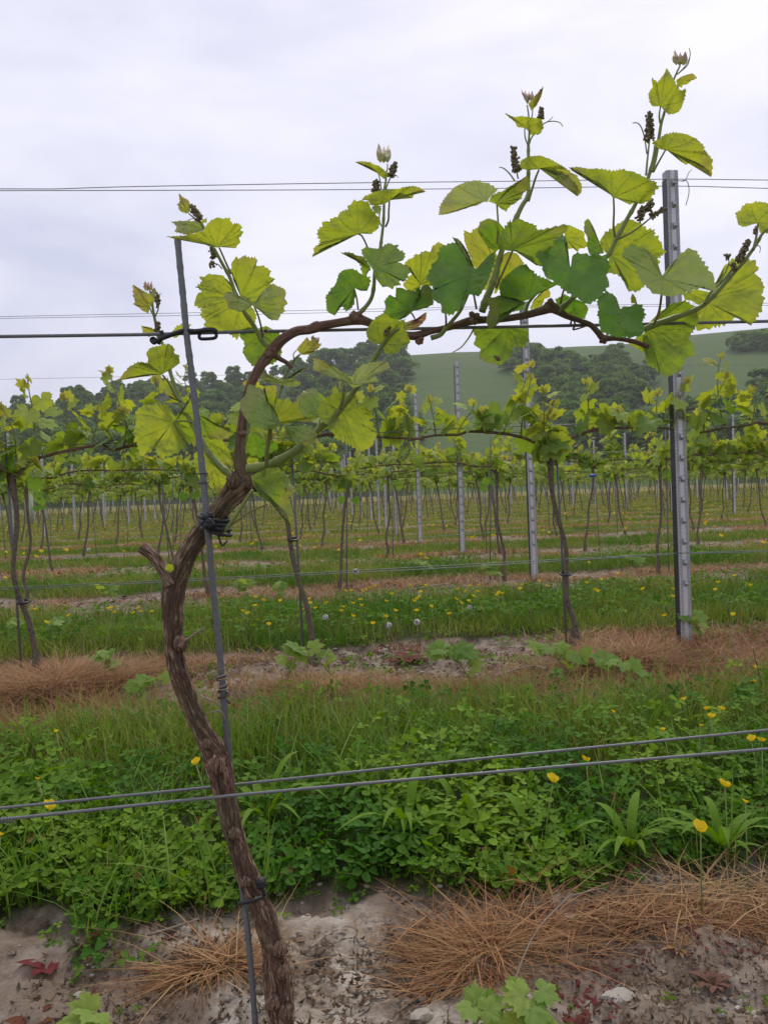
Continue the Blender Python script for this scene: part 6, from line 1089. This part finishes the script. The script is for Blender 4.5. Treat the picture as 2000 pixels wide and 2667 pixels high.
clip = thing('wire_clip', onrow(430 * K, 716 * K, Y0 - .01), 'black plastic wire strainer clip hooked over the rod on the thick wire', 'clip')
Pc = cp(1, [(380, 1442), (430, 1420), (520, 1388), (600, 1366), (700, 1370), (800, 1358), (850, 1358), (875, 1378)]) / K
line3([(x, y, -.012, 5.2) for x, y in Pc], 1, 'hook_arm', M['black'], None, None, 10, parent=clip); mb = MB(); Pk = w3(cp(1, (335, 1450))[0], -.012); th = np.linspace(0, 2 * np.pi, 24, endpoint=False); RRd = 30 * .3014 / PXM
V_ = np.vstack([Pk + np.array([(math.cos(t_) * RRd * s_, y_, math.sin(t_) * RRd * s_) for t_ in th]) for s_, y_ in ((.85, -.004), (1, -.003), (1, .003), (.85, .004))] + [Pk + [0, -.0043, 0], Pk + [0, .0043, 0]]); i = np.arange(3)[:, None] * 24; j = np.arange(24)[None]; j2 = (j + 1) % 24; mb.add(V_, [(96, k, (k + 1) % 24) for k in range(24)] + [(97, 72 + (k + 1) % 24, 72 + k) for k in range(24)], np.stack([i + j, i + j2, i + 24 + j2, i + 24 + j], -1).reshape(-1, 4)); mb.build('disc', M['black'], clip)
Pc = cp(1, [(760, 1350), (735, 1385), (730, 1425), (760, 1436), (860, 1428), (875, 1400), (860, 1360), (800, 1350), (760, 1350)]) / K; line3([(x, y, -.010, 3.6) for x, y in Pc], 1, 'loop', M['black'], None, None, 8, parent=clip)
Pc = cp(1, [(372, 1480), (390, 1440), (405, 1395), (400, 1365)]) / K; line3([(x, y, -.004, 4.6) for x, y in Pc], 1, 'hook_end', M['black'], None, None, 8, parent=clip)
line3([(564, 712, -.002, 2.2), (568, 722, -.006, 2.6), (572, 716, .004, 2.6), (575, 712, -.004, 2.2), (581, 719, 0, 1.6)], 1, 'raffia_tie', M['twig'], 'small straw coloured twist on the thick wire right of the black clip', 'wire tie')
line3([(1232, 700, -.008, 2.2), (1236, 688, -.012, 2), (1242, 702, -.008, 2), (1238, 712, -.006, 2), (1262, 706, -.004, 1.4)], 1, 'dry_tendril', M['bark_bg'], 'dry tendril wound round the thick wire right of the cane knuckle', 'tendril')
P = onrow(5 * K, 1772 * K, Y0 - .03); mb = MB(); t = np.linspace(0, 1, 60); aa = t * 30; tube(mb, np.stack([P[0] - .004 + t * .016, P[1] + np.cos(aa) * .0028, P[2] + np.sin(aa) * .0028], -1), .0008, 5); mb.build('wire_tie', M['wire'], None, origin=tuple(P), label='coiled wire end on the low wire at the left edge', cat='wire tie')
# loose wire end on the nearest post
mb = MB(); tube(mb, smoothpath(np.array([onrow(x * K, y * K, Y1 - .035) for x, y in ((1455, 389), (1478, 391), (1484, 380), (1488, 372), (1494, 366))]), .01), .0014, 5); tube(mb, smoothpath(np.array([onrow(x * K, y * K, Y1 - .04) for x, y in ((1470, 391), (1482, 390), (1487, 402), (1487, 420), (1481, 443))]), .01), .0016, 5)
mb.build('wire_tie', M['wire'], None, origin=tuple(onrow(1478 * K, 391 * K, Y1)), label='loose twisted wire end hanging right of the nearest post top', cat='wire tie')
# vine guard far left and small plastic marker
P = onrow(182 * .422 , 850 + 1130 * .422, ROWS[4]); mb = MB(); tube(mb, np.array([P + [0, 0, -.16], P + [0, 0, .16]]), .045, 12); mb.build('vine_guard', M['guard'], None, origin=tuple(P), label='pale green plastic guard tube round a far vine at the left', cat='vine guard')
P = onrow(1300 + 575 * .422, 1000 + 565 * .422, ROWS[2] - .03); mb = MB(); tube(mb, np.array([P + [-.022, 0, -.002], P, P + [.022, 0, .002]]), [.007, .010, .007], 8); m_, t_ = mat('blue_clip'); out(t_, pbr(t_, (.03, .10, .42), .4, .5)); mb.build('marker_tie', m_, None, origin=tuple(P), label='small blue tie on a thin trunk between the two nearest posts', cat='plant tie')

# ------------------------------------------------------------------ air
hx = np.array([(x, y, z) for z in (-3.0, 130) for x, y in ((-1450, -650), (1450, -650), (1450, 1450), (-1450, 1450))], float)
m, t = mat('haze_air'); pv = t.nodes.new('ShaderNodeVolumePrincipled'); pv.inputs['Color'].default_value = (0.90, 0.92, 0.94, 1); pv.inputs['Density'].default_value = 0.00036; pv.inputs['Anisotropy'].default_value = 0.3
ot = t.nodes.new('ShaderNodeOutputMaterial'); t.links.new(pv.outputs[0], ot.inputs['Volume'])
mk('haze', hx, [[(0, 3, 2, 1), (4, 5, 6, 7), (0, 1, 5, 4), (1, 2, 6, 5), (2, 3, 7, 6), (3, 0, 4, 7)]], m, kind='stuff', smooth=False, label='thin pale haze in the air over the valley', cat='haze')
